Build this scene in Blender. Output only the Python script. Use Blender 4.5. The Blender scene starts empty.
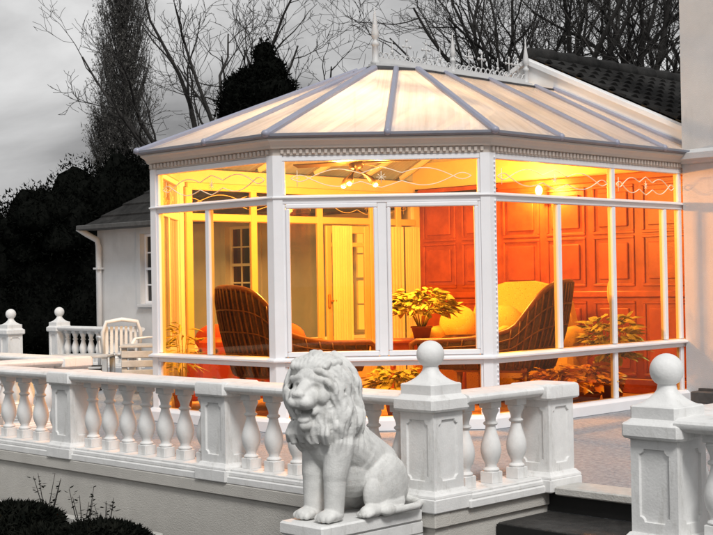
import bpy, bmesh, math, random
from math import sin, cos, pi, sqrt, radians, exp
from mathutils import Vector, Matrix, noise
from mathutils.geometry import tessellate_polygon
random.seed(7)
scene = bpy.context.scene
COL = scene.collection
S2 = sqrt(.5)

# ------------------------------------------------------------------ materials
def new_mat(name):
    m = bpy.data.materials.new(name); m.use_nodes = True
    nt = m.node_tree; nt.nodes.clear()
    out = nt.nodes.new('ShaderNodeOutputMaterial')
    return m, nt, out

def paint(name, col, rough=.6, var=.12, scale=6., bump=.0, bscale=60., col2=None, spec=.4, metal=0., dirt=None):
    """A surface whose own colour drifts a little, with fine relief."""
    m, nt, out = new_mat(name); N = nt.nodes; L = nt.links
    b = N.new('ShaderNodeBsdfPrincipled'); L.new(b.outputs[0], out.inputs[0])
    tc = N.new('ShaderNodeTexCoord')
    n = N.new('ShaderNodeTexNoise'); n.inputs['Scale'].default_value = scale
    n.inputs['Detail'].default_value = 6; n.inputs['Roughness'].default_value = .65
    L.new(tc.outputs['Object'], n.inputs['Vector'])
    r = N.new('ShaderNodeValToRGB')
    c2 = col2 or tuple(max(0, c*(1-var*2)) for c in col)
    r.color_ramp.elements[0].position = .32; r.color_ramp.elements[1].position = .68
    r.color_ramp.elements[0].color = (*c2, 1); r.color_ramp.elements[1].color = (*col, 1)
    L.new(n.outputs['Fac'], r.inputs[0])
    src = r.outputs[0]
    if dirt:
        n3 = N.new('ShaderNodeTexNoise'); n3.inputs['Scale'].default_value = scale*.45
        n3.inputs['Detail'].default_value = 8; n3.inputs['Roughness'].default_value = .75
        mp = N.new('ShaderNodeMapping'); mp.inputs['Scale'].default_value = (2.2, 2.2, .55)
        L.new(tc.outputs['Object'], mp.inputs[0]); L.new(mp.outputs[0], n3.inputs['Vector'])
        rr = N.new('ShaderNodeValToRGB'); rr.color_ramp.elements[0].position = .55; rr.color_ramp.elements[1].position = .78
        rr.color_ramp.elements[0].color = (0, 0, 0, 1); rr.color_ramp.elements[1].color = (1, 1, 1, 1)
        L.new(n3.outputs['Fac'], rr.inputs[0])
        mx = N.new('ShaderNodeMixRGB'); mx.inputs[2].default_value = (*dirt, 1)
        L.new(rr.outputs[0], mx.inputs[0]); L.new(src, mx.inputs[1]); src = mx.outputs[0]
    L.new(src, b.inputs['Base Color'])
    b.inputs['Roughness'].default_value = rough; b.inputs['Metallic'].default_value = metal
    b.inputs['Specular IOR Level'].default_value = spec
    if bump:
        n2 = N.new('ShaderNodeTexNoise'); n2.inputs['Scale'].default_value = bscale; n2.inputs['Detail'].default_value = 5
        L.new(tc.outputs['Object'], n2.inputs['Vector'])
        bp = N.new('ShaderNodeBump'); bp.inputs['Strength'].default_value = bump; bp.inputs['Distance'].default_value = .01
        L.new(n2.outputs['Fac'], bp.inputs['Height']); L.new(bp.outputs[0], b.inputs['Normal'])
    return m

def glass_mat(name, tint=(1, 1, 1), gloss=.06, rough=.0):
    m, nt, out = new_mat(name); N = nt.nodes; L = nt.links
    t = N.new('ShaderNodeBsdfTransparent'); t.inputs[0].default_value = (*tint, 1)
    g = N.new('ShaderNodeBsdfGlossy'); g.inputs['Roughness'].default_value = rough
    lw = N.new('ShaderNodeLayerWeight'); lw.inputs[0].default_value = .5
    pw = N.new('ShaderNodeMath'); pw.operation = 'POWER'; pw.inputs[1].default_value = 5; L.new(lw.outputs['Facing'], pw.inputs[0])
    mu = N.new('ShaderNodeMath'); mu.operation = 'MULTIPLY_ADD'; mu.inputs[1].default_value = 1-gloss; mu.inputs[2].default_value = gloss
    L.new(pw.outputs[0], mu.inputs[0])
    mx = N.new('ShaderNodeMixShader'); L.new(mu.outputs[0], mx.inputs[0])
    L.new(t.outputs[0], mx.inputs[1]); L.new(g.outputs[0], mx.inputs[2]); L.new(mx.outputs[0], out.inputs[0])
    return m

def roof_sheet_mat():
    """Opal twin-wall glazing: scatters the lamp light through, with flutes down the slope, streaks of dirt and a sheen."""
    m, nt, out = new_mat('opal_glazing'); N = nt.nodes; L = nt.links
    uv = N.new('ShaderNodeUVMap'); uv.uv_map = 'sheet'
    mp = N.new('ShaderNodeMapping'); mp.inputs['Scale'].default_value = (9, .55, 1); L.new(uv.outputs[0], mp.inputs[0])
    n = N.new('ShaderNodeTexNoise'); n.inputs['Scale'].default_value = 1.6; n.inputs['Detail'].default_value = 6; n.inputs['Roughness'].default_value = .6
    L.new(mp.outputs[0], n.inputs['Vector'])
    tc = N.new('ShaderNodeTexCoord'); n2 = N.new('ShaderNodeTexNoise'); n2.inputs['Scale'].default_value = 1.5; n2.inputs['Detail'].default_value = 4
    L.new(tc.outputs['Object'], n2.inputs['Vector'])
    ad = N.new('ShaderNodeMath'); ad.operation = 'ADD'; L.new(n.outputs['Fac'], ad.inputs[0]); L.new(n2.outputs['Fac'], ad.inputs[1])
    r = N.new('ShaderNodeValToRGB'); r.color_ramp.elements[0].position = .38; r.color_ramp.elements[1].position = .62
    r.color_ramp.elements[0].color = (.50, .52, .57, 1); r.color_ramp.elements[1].color = (.74, .82, .98, 1)
    hf = N.new('ShaderNodeMath'); hf.operation = 'MULTIPLY'; hf.inputs[1].default_value = .5; L.new(ad.outputs[0], hf.inputs[0]); L.new(hf.outputs[0], r.inputs[0])
    d = N.new('ShaderNodeBsdfDiffuse'); t = N.new('ShaderNodeBsdfTranslucent'); p = N.new('ShaderNodeBsdfTransparent')
    L.new(r.outputs[0], d.inputs[0]); L.new(r.outputs[0], t.inputs[0])
    p.inputs[0].default_value = (.9, .92, .96, 1)
    g = N.new('ShaderNodeBsdfGlossy'); g.inputs['Roughness'].default_value = .12
    wv = N.new('ShaderNodeTexWave'); wv.inputs['Scale'].default_value = 14; L.new(uv.outputs[0], wv.inputs['Vector'])
    bp = N.new('ShaderNodeBump'); bp.inputs['Strength'].default_value = .25; bp.inputs['Distance'].default_value = .004; L.new(wv.outputs['Fac'], bp.inputs['Height']); L.new(bp.outputs[0], g.inputs['Normal'])
    m1 = N.new('ShaderNodeMixShader'); m1.inputs[0].default_value = .46
    L.new(d.outputs[0], m1.inputs[1]); L.new(t.outputs[0], m1.inputs[2])
    m2 = N.new('ShaderNodeMixShader'); m2.inputs[0].default_value = .20
    L.new(m1.outputs[0], m2.inputs[1]); L.new(p.outputs[0], m2.inputs[2])
    lw = N.new('ShaderNodeLayerWeight'); lw.inputs[0].default_value = .5
    pw = N.new('ShaderNodeMath'); pw.operation = 'POWER'; pw.inputs[1].default_value = 4; L.new(lw.outputs['Facing'], pw.inputs[0])
    fr = N.new('ShaderNodeMath'); fr.operation = 'MULTIPLY_ADD'; fr.inputs[1].default_value = .95; fr.inputs[2].default_value = .04; L.new(pw.outputs[0], fr.inputs[0])
    m3 = N.new('ShaderNodeMixShader'); L.new(fr.outputs[0], m3.inputs[0])
    L.new(m2.outputs[0], m3.inputs[1]); L.new(g.outputs[0], m3.inputs[2]); L.new(m3.outputs[0], out.inputs[0])
    return m

def leaf_mat(name, col, col2, rough=.6):
    m, nt, out = new_mat(name); N = nt.nodes; L = nt.links
    b = N.new('ShaderNodeBsdfPrincipled'); b.inputs['Roughness'].default_value = rough
    gi = N.new('ShaderNodeTexCoord'); n = N.new('ShaderNodeTexNoise'); n.inputs['Scale'].default_value = 9
    L.new(gi.outputs['Object'], n.inputs['Vector'])
    r = N.new('ShaderNodeValToRGB'); r.color_ramp.elements[0].position = .35; r.color_ramp.elements[1].position = .65
    r.color_ramp.elements[0].color = (*col, 1); r.color_ramp.elements[1].color = (*col2, 1)
    L.new(n.outputs['Fac'], r.inputs[0]); L.new(r.outputs[0], b.inputs['Base Color']); L.new(b.outputs[0], out.inputs[0])
    b.inputs['Specular IOR Level'].default_value = .0 if col[0] < .01 else .2
    return m

def floral_mat(name, base, spots, spots2, scale):
    m, nt, out = new_mat(name); N = nt.nodes; L = nt.links
    b = N.new('ShaderNodeBsdfPrincipled'); b.inputs['Roughness'].default_value = .85
    tc = N.new('ShaderNodeTexCoord')
    v = N.new('ShaderNodeTexVoronoi'); v.inputs['Scale'].default_value = scale
    L.new(tc.outputs['Object'], v.inputs['Vector'])
    r = N.new('ShaderNodeValToRGB'); e = r.color_ramp.elements
    e[0].position = .18; e[0].color = (*spots, 1); e[1].position = .5; e[1].color = (*base, 1)
    k = e.new(.34); k.color = (*spots2, 1)
    L.new(v.outputs['Distance'], r.inputs[0]); L.new(r.outputs[0], b.inputs['Base Color']); L.new(b.outputs[0], out.inputs[0])
    return m

def emit_mat(name, col, s):
    m, nt, out = new_mat(name); e = nt.nodes.new('ShaderNodeEmission')
    e.inputs[0].default_value = (*col, 1); e.inputs[1].default_value = s
    nt.links.new(e.outputs[0], out.inputs[0]); return m

def paving_mat(name, c1, c2, mortar, bw, bh):
    m, nt, out = new_mat(name); N = nt.nodes; L = nt.links
    b = N.new('ShaderNodeBsdfPrincipled'); b.inputs['Roughness'].default_value = .5
    tc = N.new('ShaderNodeTexCoord')
    br = N.new('ShaderNodeTexBrick'); br.inputs['Scale'].default_value = 1
    br.inputs['Brick Width'].default_value = bw; br.inputs['Row Height'].default_value = bh
    br.inputs['Mortar Size'].default_value = .008; br.offset = .5
    br.inputs['Color1'].default_value = (*c1, 1); br.inputs['Color2'].default_value = (*c2, 1); br.inputs['Mortar'].default_value = (*mortar, 1)
    L.new(tc.outputs['Object'], br.inputs['Vector'])
    n = N.new('ShaderNodeTexNoise'); n.inputs['Scale'].default_value = 14; n.inputs['Detail'].default_value = 9; n.inputs['Roughness'].default_value = .75
    L.new(tc.outputs['Object'], n.inputs['Vector'])
    r = N.new('ShaderNodeValToRGB'); r.color_ramp.elements[0].position = .3; r.color_ramp.elements[1].position = .72
    r.color_ramp.elements[0].color = (.45, .45, .45, 1); r.color_ramp.elements[1].color = (1.1, 1.1, 1.1, 1)
    L.new(n.outputs['Fac'], r.inputs[0])
    mx = N.new('ShaderNodeMixRGB'); mx.blend_type = 'MULTIPLY'; mx.inputs[0].default_value = 1
    L.new(br.outputs['Color'], mx.inputs[1]); L.new(r.outputs[0], mx.inputs[2]); L.new(mx.outputs[0], b.inputs['Base Color'])
    bp = N.new('ShaderNodeBump'); bp.inputs['Strength'].default_value = .5; bp.inputs['Distance'].default_value = .01
    L.new(n.outputs['Fac'], bp.inputs['Height']); L.new(bp.outputs[0], b.inputs['Normal']); L.new(b.outputs[0], out.inputs[0])
    return m

M = dict(
    stone=paint('white_masonry_paint', (.80, .80, .79), .65, .09, 6, .16, 80, dirt=(.42, .41, .38)),
    lion=paint('cast_stone_white', (.72, .72, .70), .75, .12, 11, .22, 110, dirt=(.40, .39, .36)),
    render=paint('grey_render', (.56, .54, .50), .9, .07, 3, .5, 140, dirt=(.46, .44, .41)),
    house=paint('white_render', (.62, .62, .62), .9, .07, 2, .5, 150, dirt=(.46, .46, .455)),
    upvc=paint('white_frame', (.82, .82, .84), .35, .03, 4),
    cornice=paint('cornice_warm_light_tint', (.62, .55, .49), .4, .04, 4),  # orange light on the cornice, put into its colour as a tan tint
    barge=paint('barge_white', (.88, .88, .88), .4, .02, 4),
    glass=glass_mat('glow_tinted_window_glass', (1.0, .77, .42), .028),  # amber tint put into the panes to deepen the warm glow from inside
    darkglass=paint('dark_window_glass', (.012, .012, .014), .08, .1, 3, spec=.5),
    clearglass=glass_mat('clear_window_glass', (1.0, .96, .88), .022),
    roofsheet=roof_sheet_mat(),
    bar=paint('roof_bar_grey', (.30, .31, .39), .35, .05, 5, spec=.5),
    flash=paint('dark_flashing', (.05, .05, .055), .6, .15, 8),
    gutter=paint('gutter_grey', (.20, .21, .25), .4, .08, 6),
    ridge=paint('ridge_white', (.60, .60, .60), .5, .05, 6),
    tile=paint('roof_tile', (.034, .033, .032), .85, .25, 5, .6, 60, col2=(.012, .012, .012), spec=.15, dirt=(.055, .055, .052)),
    ground=paint('lower_ground_tarmac', (.06, .06, .058), .9, .2, 5, .8, 120),
    terrace=paint('terrace_concrete', (.40, .42, .45), .75, .2, 26, .9, 90, col2=(.22, .23, .25), dirt=(.16, .17, .185)),
    step=paint('dark_wet_stone', (.045, .043, .041), .5, .3, 12, .9, 60, dirt=(.09, .087, .08)),
    riser=paint('dark_riser', (.008, .008, .008), .7, .2, 12),
    nosing=paint('pale_nosing', (.55, .54, .51), .7, .1, 14, .4, 90),
    wood=paint('mahogany_wood', (.44, .105, .042), .38, .14, 5, .12, 30, col2=(.27, .055, .022)),
    door=paint('cream_door_paint', (.74, .56, .30), .4, .05, 4),
    cream=paint('cream_wall', (.80, .66, .42), .8, .05, 3),
    curtain=paint('pale_curtain', (.85, .75, .52), .9, .05, 3),
    tiles=paving_mat('interior_floor_tiles', (.66, .36, .16), (.58, .30, .12), (.32, .17, .08), .4, .4),
    darkwood=paint('dark_carved_wood', (.22, .085, .03), .3, .25, 14, spec=.5),
    wicker=paint('dark_upholstery', (.085, .05, .05), .7, .3, 30, .4, 60),
    cane=paint('brown_cane', (.17, .075, .035), .4, .3, 25),
    throw=floral_mat('yellow_throw', (.74, .49, .11), (.60, .36, .07), (.80, .58, .18), 30),
    floral=floral_mat('red_floral', (.70, .10, .04), (.06, .04, .05), (.62, .22, .06), 11),
    redcush=paint('red_cushion', (.72, .12, .05), .85, .15, 6),
    fan=paint('dark_fan_metal', (.03, .02, .015), .35, .1, 10),
    leaf=leaf_mat('house_plant_leaf', (.24, .27, .05), (.58, .50, .12)),
    croton=leaf_mat('croton_leaf', (.62, .22, .05), (.78, .55, .12)),
    pot=paint('terracotta_pot', (.35, .13, .06), .8, .1, 8),
    spathe=paint('pale_spathe', (.75, .6, .3), .5, .05, 6),
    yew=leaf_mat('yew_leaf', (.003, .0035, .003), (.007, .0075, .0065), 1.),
    bush=leaf_mat('bush_leaf', (.005, .006, .005), (.014, .015, .012), .8),
    bark=paint('bare_bark', (.035, .032, .03), .9, .2, 8),
    twig=paint('bare_twig', (.05, .047, .044), .9, .2, 8),
    poplar=leaf_mat('poplar_leaf', (.07, .067, .062), (.14, .135, .125)),
    plastic=paint('white_plastic', (.78, .78, .77), .45, .04, 5),
    greyslat=paint('weathered_slat', (.54, .54, .53), .8, .12, 9),
    darkbox=paint('dark_grey_wood', (.10, .10, .098), .8, .2, 9),
    bulb=emit_mat('lamp_bulb', (1., .66, .28), 60),
    blind=emit_mat('lit_blind', (1., .68, .22), .9),
    etch=paint('etched_line', (.92, .84, .66), .4, .02, 5),
    handle=paint('brass', (.7, .45, .15), .3, .05, 5, metal=.8),
)

# ------------------------------------------------------------------ mesh helpers
class MB:
    def __init__(s): s.v = []; s.f = []; s.sm = []
    def add(s, vs, fs, smooth=False):
        o = len(s.v); s.v += [tuple(v) for v in vs]; s.f += [tuple(i+o for i in f) for f in fs]; s.sm += [smooth]*len(fs); return s
    def box(s, x0, x1, y0, y1, z0, z1, M4=None, ch=0.):
        """Box, edges chamfered by ch."""
        if ch > 0:
            c = min(ch, (x1-x0)*.3, (y1-y0)*.3, (z1-z0)*.3)
            def ring(i, z): return [(x0+i+c, y0+i, z), (x1-i-c, y0+i, z), (x1-i, y0+i+c, z), (x1-i, y1-i-c, z), (x1-i-c, y1-i, z), (x0+i+c, y1-i, z), (x0+i, y1-i-c, z), (x0+i, y0+i+c, z)]
            R = [ring(c, z0), ring(0, z0+c), ring(0, z1-c), ring(c, z1)]
            vs = [v for r in R for v in r]; fs = [tuple(range(7, -1, -1)), tuple(range(24, 32))]
            for k in range(3):
                for i in range(8):
                    j = (i+1) % 8; fs.append((k*8+i, k*8+j, k*8+8+j, k*8+8+i))
        else:
            vs = [(x, y, z) for z in (z0, z1) for (x, y) in ((x0, y0), (x1, y0), (x1, y1), (x0, y1))]
            fs = [(3, 2, 1, 0), (4, 5, 6, 7), (0, 1, 5, 4), (1, 2, 6, 5), (2, 3, 7, 6), (3, 0, 4, 7)]
        if M4 is not None: vs = [M4 @ Vector(v) for v in vs]
        return s.add(vs, fs)
    def tube(s, pts, rads, n=8, cap=True, flat=1.):
        pts = [Vector(p) for p in pts]
        if not hasattr(rads, '__len__'): rads = [rads]*len(pts)
        vs = []; fs = []; up = None
        for i, p in enumerate(pts):
            t = (pts[min(i+1, len(pts)-1)]-pts[max(i-1, 0)])
            if t.length < 1e-9: t = Vector((0, 0, 1))
            t.normalize()
            if up is None: up = Vector((0, 0, 1)) if abs(t.z) < .9 else Vector((1, 0, 0))
            a = t.cross(up)
            if a.length < 1e-6: a = t.orthogonal()
            a.normalize(); b = a.cross(t).normalized(); up = b
            for k in range(n):
                w = 2*pi*k/n; vs.append(p+(a*cos(w)+b*sin(w)*flat)*rads[i])
        for i in range(len(pts)-1):
            for k in range(n):
                j = (k+1) % n; fs.append((i*n+k, i*n+j, i*n+n+j, i*n+n+k))
        if cap: fs += [tuple(range(n-1, -1, -1)), tuple(range((len(pts)-1)*n, len(pts)*n))]
        return s.add(vs, fs, True)
    def lathe(s, prof, n=16, c=(0, 0, 0)):
        """prof: list of (r, z); r may be 0 at the ends."""
        vs = []; fs = []
        for r, z in prof:
            for k in range(n): vs.append((c[0]+r*cos(2*pi*k/n), c[1]+r*sin(2*pi*k/n), c[2]+z))
        for i in range(len(prof)-1):
            for k in range(n):
                j = (k+1) % n; fs.append((i*n+k, i*n+j, i*n+n+j, i*n+n+k))
        fs += [tuple(range(n-1, -1, -1)), tuple(range((len(prof)-1)*n, len(prof)*n))]
        return s.add(vs, fs, True)
    def ellipsoid(s, c, r, rot=None, nu=18, nv=12):
        vs = [Vector((0, 0, -1))]; fs = []
        for i in range(1, nv):
            t = -pi/2+pi*i/nv
            for k in range(nu): vs.append(Vector((cos(t)*cos(2*pi*k/nu), cos(t)*sin(2*pi*k/nu), sin(t))))
        vs.append(Vector((0, 0, 1))); last = len(vs)-1
        for k in range(nu): fs.append((0, 1+(k+1) % nu, 1+k)); fs.append((last, last-nu+k, last-nu+(k+1) % nu))
        for i in range(nv-2):
            for k in range(nu):
                j = (k+1) % nu; o = 1+i*nu; fs.append((o+k, o+j, o+nu+j, o+nu+k))
        R = rot.to_3x3() if rot is not None else Matrix.Identity(3); c = Vector(c)
        return s.add([c+R @ Vector((v.x*r[0], v.y*r[1], v.z*r[2])) for v in vs], fs, True)
    def capsule(s, p0, p1, r0, r1, n=20):
        p0 = Vector(p0); p1 = Vector(p1); d = p1-p0; L = d.length; d = d/L if L else Vector((0, 0, 1))
        pts = []; rs = []
        for t in (-90, -60, -30): pts.append(p0+d*r0*sin(radians(t))); rs.append(max(1e-4, r0*cos(radians(t))))
        pts.append(p0); rs.append(r0); pts.append(p1); rs.append(r1)
        for t in (30, 60, 90): pts.append(p1+d*r1*sin(radians(t))); rs.append(max(1e-4, r1*cos(radians(t))))
        return s.tube(pts, rs, n)
    def prism(s, poly, O, U, V, D):
        """polygon (u,v) in the plane O+uU+vV, extruded by the vector D."""
        O = Vector(O); U = Vector(U); V = Vector(V); D = Vector(D)
        P = [O+U*u+V*v for u, v in poly]; n = len(P)
        vs = P+[p+D for p in P]; fs = []
        tris = tessellate_polygon([[Vector((u, v, 0)) for u, v in poly]])
        for a, b, c in tris: fs.append((a, b, c)); fs.append((c+n, b+n, a+n))
        for i in range(n):
            j = (i+1) % n; fs.append((i, j, n+j, n+i))
        return s.add(vs, fs)
    def quad(s, a, b, c, d): return s.add([a, b, c, d], [(0, 1, 2, 3)])
    def build(s, name, mat, parent=None, local=False, smooth=None, angle=None):
        me = bpy.data.meshes.new(name)
        vs = s.v
        if parent is not None and not local:
            inv = WM[parent].inverted(); vs = [inv @ Vector(v) for v in vs]
        me.from_pydata([tuple(v) for v in vs], [], s.f)
        me.polygons.foreach_set('use_smooth', [bool(x) for x in s.sm] if smooth is None else [smooth]*len(s.f))
        me.materials.append(M[mat] if isinstance(mat, str) else mat)
        bm = bmesh.new(); bm.from_mesh(me); bmesh.ops.recalc_face_normals(bm, faces=bm.faces); bm.to_mesh(me); bm.free()
        me.update()
        if angle: me.set_sharp_from_angle(angle=radians(angle))
        o = bpy.data.objects.new(name, me); COL.objects.link(o)
        if parent is not None: o.parent = parent; WM[o] = WM[parent].copy()
        else: WM[o] = Matrix.Identity(4)
        return o
WM = {}

def tag(o, label=None, cat=None, group=None, kind=None):
    if label: o['label'] = label
    if cat: o['category'] = cat
    if group: o['group'] = group
    if kind: o['kind'] = kind
    return o

def thing(name, label, cat, loc, rz=0., group=None):
    o = bpy.data.objects.new(name, None); COL.objects.link(o)
    o.location = loc; o.rotation_euler = (0, 0, rz)
    o.empty_display_size = .1
    WM[o] = Matrix.Translation(Vector(loc)) @ Matrix.Rotation(rz, 4, 'Z')
    return tag(o, label, cat, group)

def copy_thing(src, label, loc, rz):
    def rec(o, par):
        c = o.copy(); COL.objects.link(c)
        if par is not None: c.parent = par
        for ch in list(o.children): rec(ch, c)
        return c
    c = rec(src, None); c.location = loc; c.rotation_euler = (0, 0, rz)
    if label: c['label'] = label
    return c

def site(x, y):
    """metres right of / in front of the viewpoint's line -> terrace axes"""
    x -= .421; y -= 7.738
    return ((x-y)*S2, (x+y)*S2)

# ------------------------------------------------------------------ camera
CAM = Vector((5.174, -5.769, 1.295))
cam = bpy.data.cameras.new('camera'); co = bpy.data.objects.new('camera', cam); COL.objects.link(co)
F = Vector((-.70707, .70707, .00979)).normalized(); R_ = Vector((.706877, .70712, -.01752)).normalized(); U_ = R_.cross(F).normalized()
mw = Matrix((R_, U_, -F)).transposed().to_4x4(); mw.translation = CAM; co.matrix_world = mw
cam.sensor_width = 36; cam.lens = 1329.57/713*36; cam.clip_start = .1; cam.clip_end = 600
scene.camera = co

# ------------------------------------------------------------------ setting: ground, terrace, steps
GZ = -.47
HW = 6.68                         # plane of the house wall
m = MB(); m.box(-300, 300, -300, 300, GZ-.3, GZ); tag(m.build('ground', 'ground'), kind='structure')
m = MB()
m.prism([(-30, HW), (-30, 1.10), (-5.55, 1.10), (-5.55, -.05), (.05, -.05), (.05, .93), (1.62, .93), (1.62, -.28), (7, -.28), (7, HW)], (0, 0, GZ), (1, 0, 0), (0, 1, 0), (0, 0, -GZ-.004))
tag(m.build('terrace_floor', 'terrace'), kind='structure')
# pale edging slab along the top of the steps
m = MB(); m.box(.225, 1.54, .865, 1.12, -.045, .006, ch=.008); tag(m.build('terrace_edging', 'nosing'), kind='structure')
t = thing('garden_steps', 'dark wet stone garden steps between the white balustrades', 'steps', (.8, .4, GZ))
m = MB(); m.box(.135, 1.54, -.10, .42, GZ, -.315, ch=.006); m.box(.135, 1.54, .42, .925, GZ, -.16, ch=.006); m.build('tread', 'step', t)
m = MB(); m.box(.137, 1.538, .917, .927, -.155, -.046); m.box(.137, 1.538, .408, .4195, -.313, -.168); m.build('riser', 'riser', t)

# retaining wall under the balustrade
rw = thing('retaining_wall', 'grey rendered retaining wall below the white balustrade', 'wall', (-2, -.1, GZ))
m = MB(); m.box(-5.68, .125, -.125, -.052, GZ, -.125); m.box(.052, .125, -.052, 1.0, GZ, -.04); m.box(1.545, 7, -.36, -.285, GZ, -.056); m.box(1.545, 1.615, -.285, .93, GZ, -.056)
m.box(-5.68, -5.56, -.052, 1.08, GZ, -.04); m.box(-14, -5.68, 1.0, 1.08, GZ, -.04)
m.build('wall', 'render', rw)
m = MB(); m.box(-5.70, .15, -.150, -.02, -.119, -.036, ch=.006); m.box(.02, .148, -.02, 1.0, -.119, -.036, ch=.006); m.build('drip_band', 'render', rw)

# ------------------------------------------------------------------ balustrade
def sqring(h, z, p, n=24):
    """closed ring between a square (p large) and a circle (p=2), half size h"""
    r = []
    for k in range(n):
        a = 2*pi*(k+.5)/n; c, s_ = cos(a), sin(a)
        d = (abs(c)**p+abs(s_)**p)**(-1/p); r.append((h*c*d, h*s_*d, z))
    return r

def panel_poly(w, z0, z1, r, k=5):
    """rectangle whose corners are scooped out by quarter circles"""
    P = []
    for cx, cz, a0 in ((w, z0, 180), (w, z1, 270), (-w, z1, 0), (-w, z0, 90)):
        for i in range(k+1):
            a = radians(a0-90*i/k) if False else radians(a0-90*i/k)
            P.append((cx+r*cos(a), cz+r*sin(a)))
    return P

def make_shaft(h=.128, z0=.088, z1=.535):
    m = MB(); d = .013; m.box(-h+d, h-d, -h+d, h-d, z0, z1)
    pz0, pz1 = z0+.052, z1-.045; w = .083; r = .026
    hole = []
    for cx, cz, a0, a1 in ((w, pz0, 180, 90), (w, pz1, 270, 180), (-w, pz1, 360, 270), (-w, pz0, 90, 0)):
        for i in range(6):
            a = radians(a0+(a1-a0)*i/5); hole.append((cx+r*cos(a), cz+r*sin(a)))
    outer = [(-h, z0), (h, z0), (h, z1), (-h, z1)]
    tri = tessellate_polygon([[Vector((x, z, 0)) for x, z in outer], [Vector((x, z, 0)) for x, z in hole]])
    allp = outer+hole; n = len(hole)
    for q in range(4):
        Rm = Matrix.Rotation(q*pi/2, 3, 'Z')
        vs = [Rm @ Vector((x, -h, z)) for x, z in allp]+[Rm @ Vector((x*.94, -h+d+.001, z if False else (pz0+pz1)/2+(z-(pz0+pz1)/2)*.98)) for x, z in hole]
        fs = [tuple(t) for t in tri]
        for i in range(n):
            j = (i+1) % n; fs.append((4+i, 4+j, 4+n+j, 4+n+i))
        m.add(vs, fs)
    # raised fillet round the panel face: a slim inner panel standing proud inside the recess
    return m

def make_pier(label, loc, ball, group):
    t = thing('ball_pier' if ball else 'flat_pier', label, 'pier', loc, 0, group)
    m = MB(); m.box(-.165, .165, -.165, .165, -.034, .050, ch=.008)
    m.add([v for z, h in ((.050, .160), (.062, .158), (.074, .146), (.088, .136)) for v in ((-h, -h, z), (h, -h, z), (h, h, z), (-h, h, z))],
          [(k*4+i, k*4+(i+1) % 4, k*4+4+(i+1) % 4, k*4+4+i) for k in range(3) for i in range(4)]+[(12, 13, 14, 15)])
    m.build('base', 'stone', t, local=True)
    make_shaft().build('shaft', 'stone', t, local=True)
    m = MB()
    if ball:
        prof = [(.130, .530, 40), (.158, .540, 40), (.165, .552, 40), (.165, .604, 40), (.158, .612, 40), (.142, .622, 40), (.132, .634, 40), (.132, .688, 40), (.126, .694, 40)]
    else:
        prof = [(.130, .530, 40), (.158, .538, 40), (.165, .548, 40), (.165, .606, 40), (.160, .622, 40), (.150, .630, 40), (.08, .636, 40)]
    n = 48; vs = []; fs = []
    for h, z, p in prof: vs += sqring(h, z, p, n)
    for i in range(len(prof)-1):
        for k in range(n): j = (k+1) % n; fs.append((i*n+k, i*n+j, i*n+n+j, i*n+n+k))
    fs += [tuple(range(n-1, -1, -1)), tuple(range((len(prof)-1)*n, len(prof)*n))]
    m.add(vs, fs, True); m.build('cap', 'stone', t, local=True, angle=28)
    if ball:
        m = MB(); prof = [(.126, .692, 30)]
        for i in range(1, 9):
            u = i/8; prof.append((.126+(.046-.126)*(1-(1-u)**1.9), .692+.088*u**1.25, 2+22*(1-u)**2.2))
        prof.append((.044, .792, 2))
        for i in range(1, 14):
            a = radians(-58+148*i/13); prof.append((max(.0015, .0815*cos(a)), .858+.0815*sin(a), 2))
        vs = []; fs = []; n = 32
        for h, z, p in prof: vs += sqring(h, z, p, n)
        for i in range(len(prof)-1):
            for k in range(n): j = (k+1) % n; fs.append((i*n+k, i*n+j, i*n+n+j, i*n+n+k))
        fs.append(tuple(range((len(prof)-1)*n, len(prof)*n)))
        m.add(vs, fs, True); m.build('ball_finial', 'stone', t, local=True, angle=40)
    return t
GP = 'white piers of the terrace balustrade'
bp = make_pier('white ball topped pier right behind the lion statue', (0, 0, 0), True, GP)
copy_thing(bp, 'white ball topped pier in front of the grey house wing, right of the steps', (1.70, -.2, -.02), 0)
copy_thing(bp, 'far ball topped pier joined to the rail that ends at the house corner', (-14.02, 6.40, .0), 0)
copy_thing(bp, 'far ball topped pier at the left edge, standing apart from its rail', (-13.66, 5.28, .0), 0)
fp = make_pier('white flat capped pier at the top of the dark steps', (.06, 1.0, 0), False, GP)
copy_thing(fp, 'white flat capped pier between the lion and the leftmost front balusters', (-1.86, 0, 0), 0)
copy_thing(fp, 'front flat capped pier nearest the left edge of the photo', (-3.72, 0, 0), 0)
copy_thing(fp, 'white flat capped corner pier on the inner rail left of the conservatory', (-5.56, 1.13, 0), 0)

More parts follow.
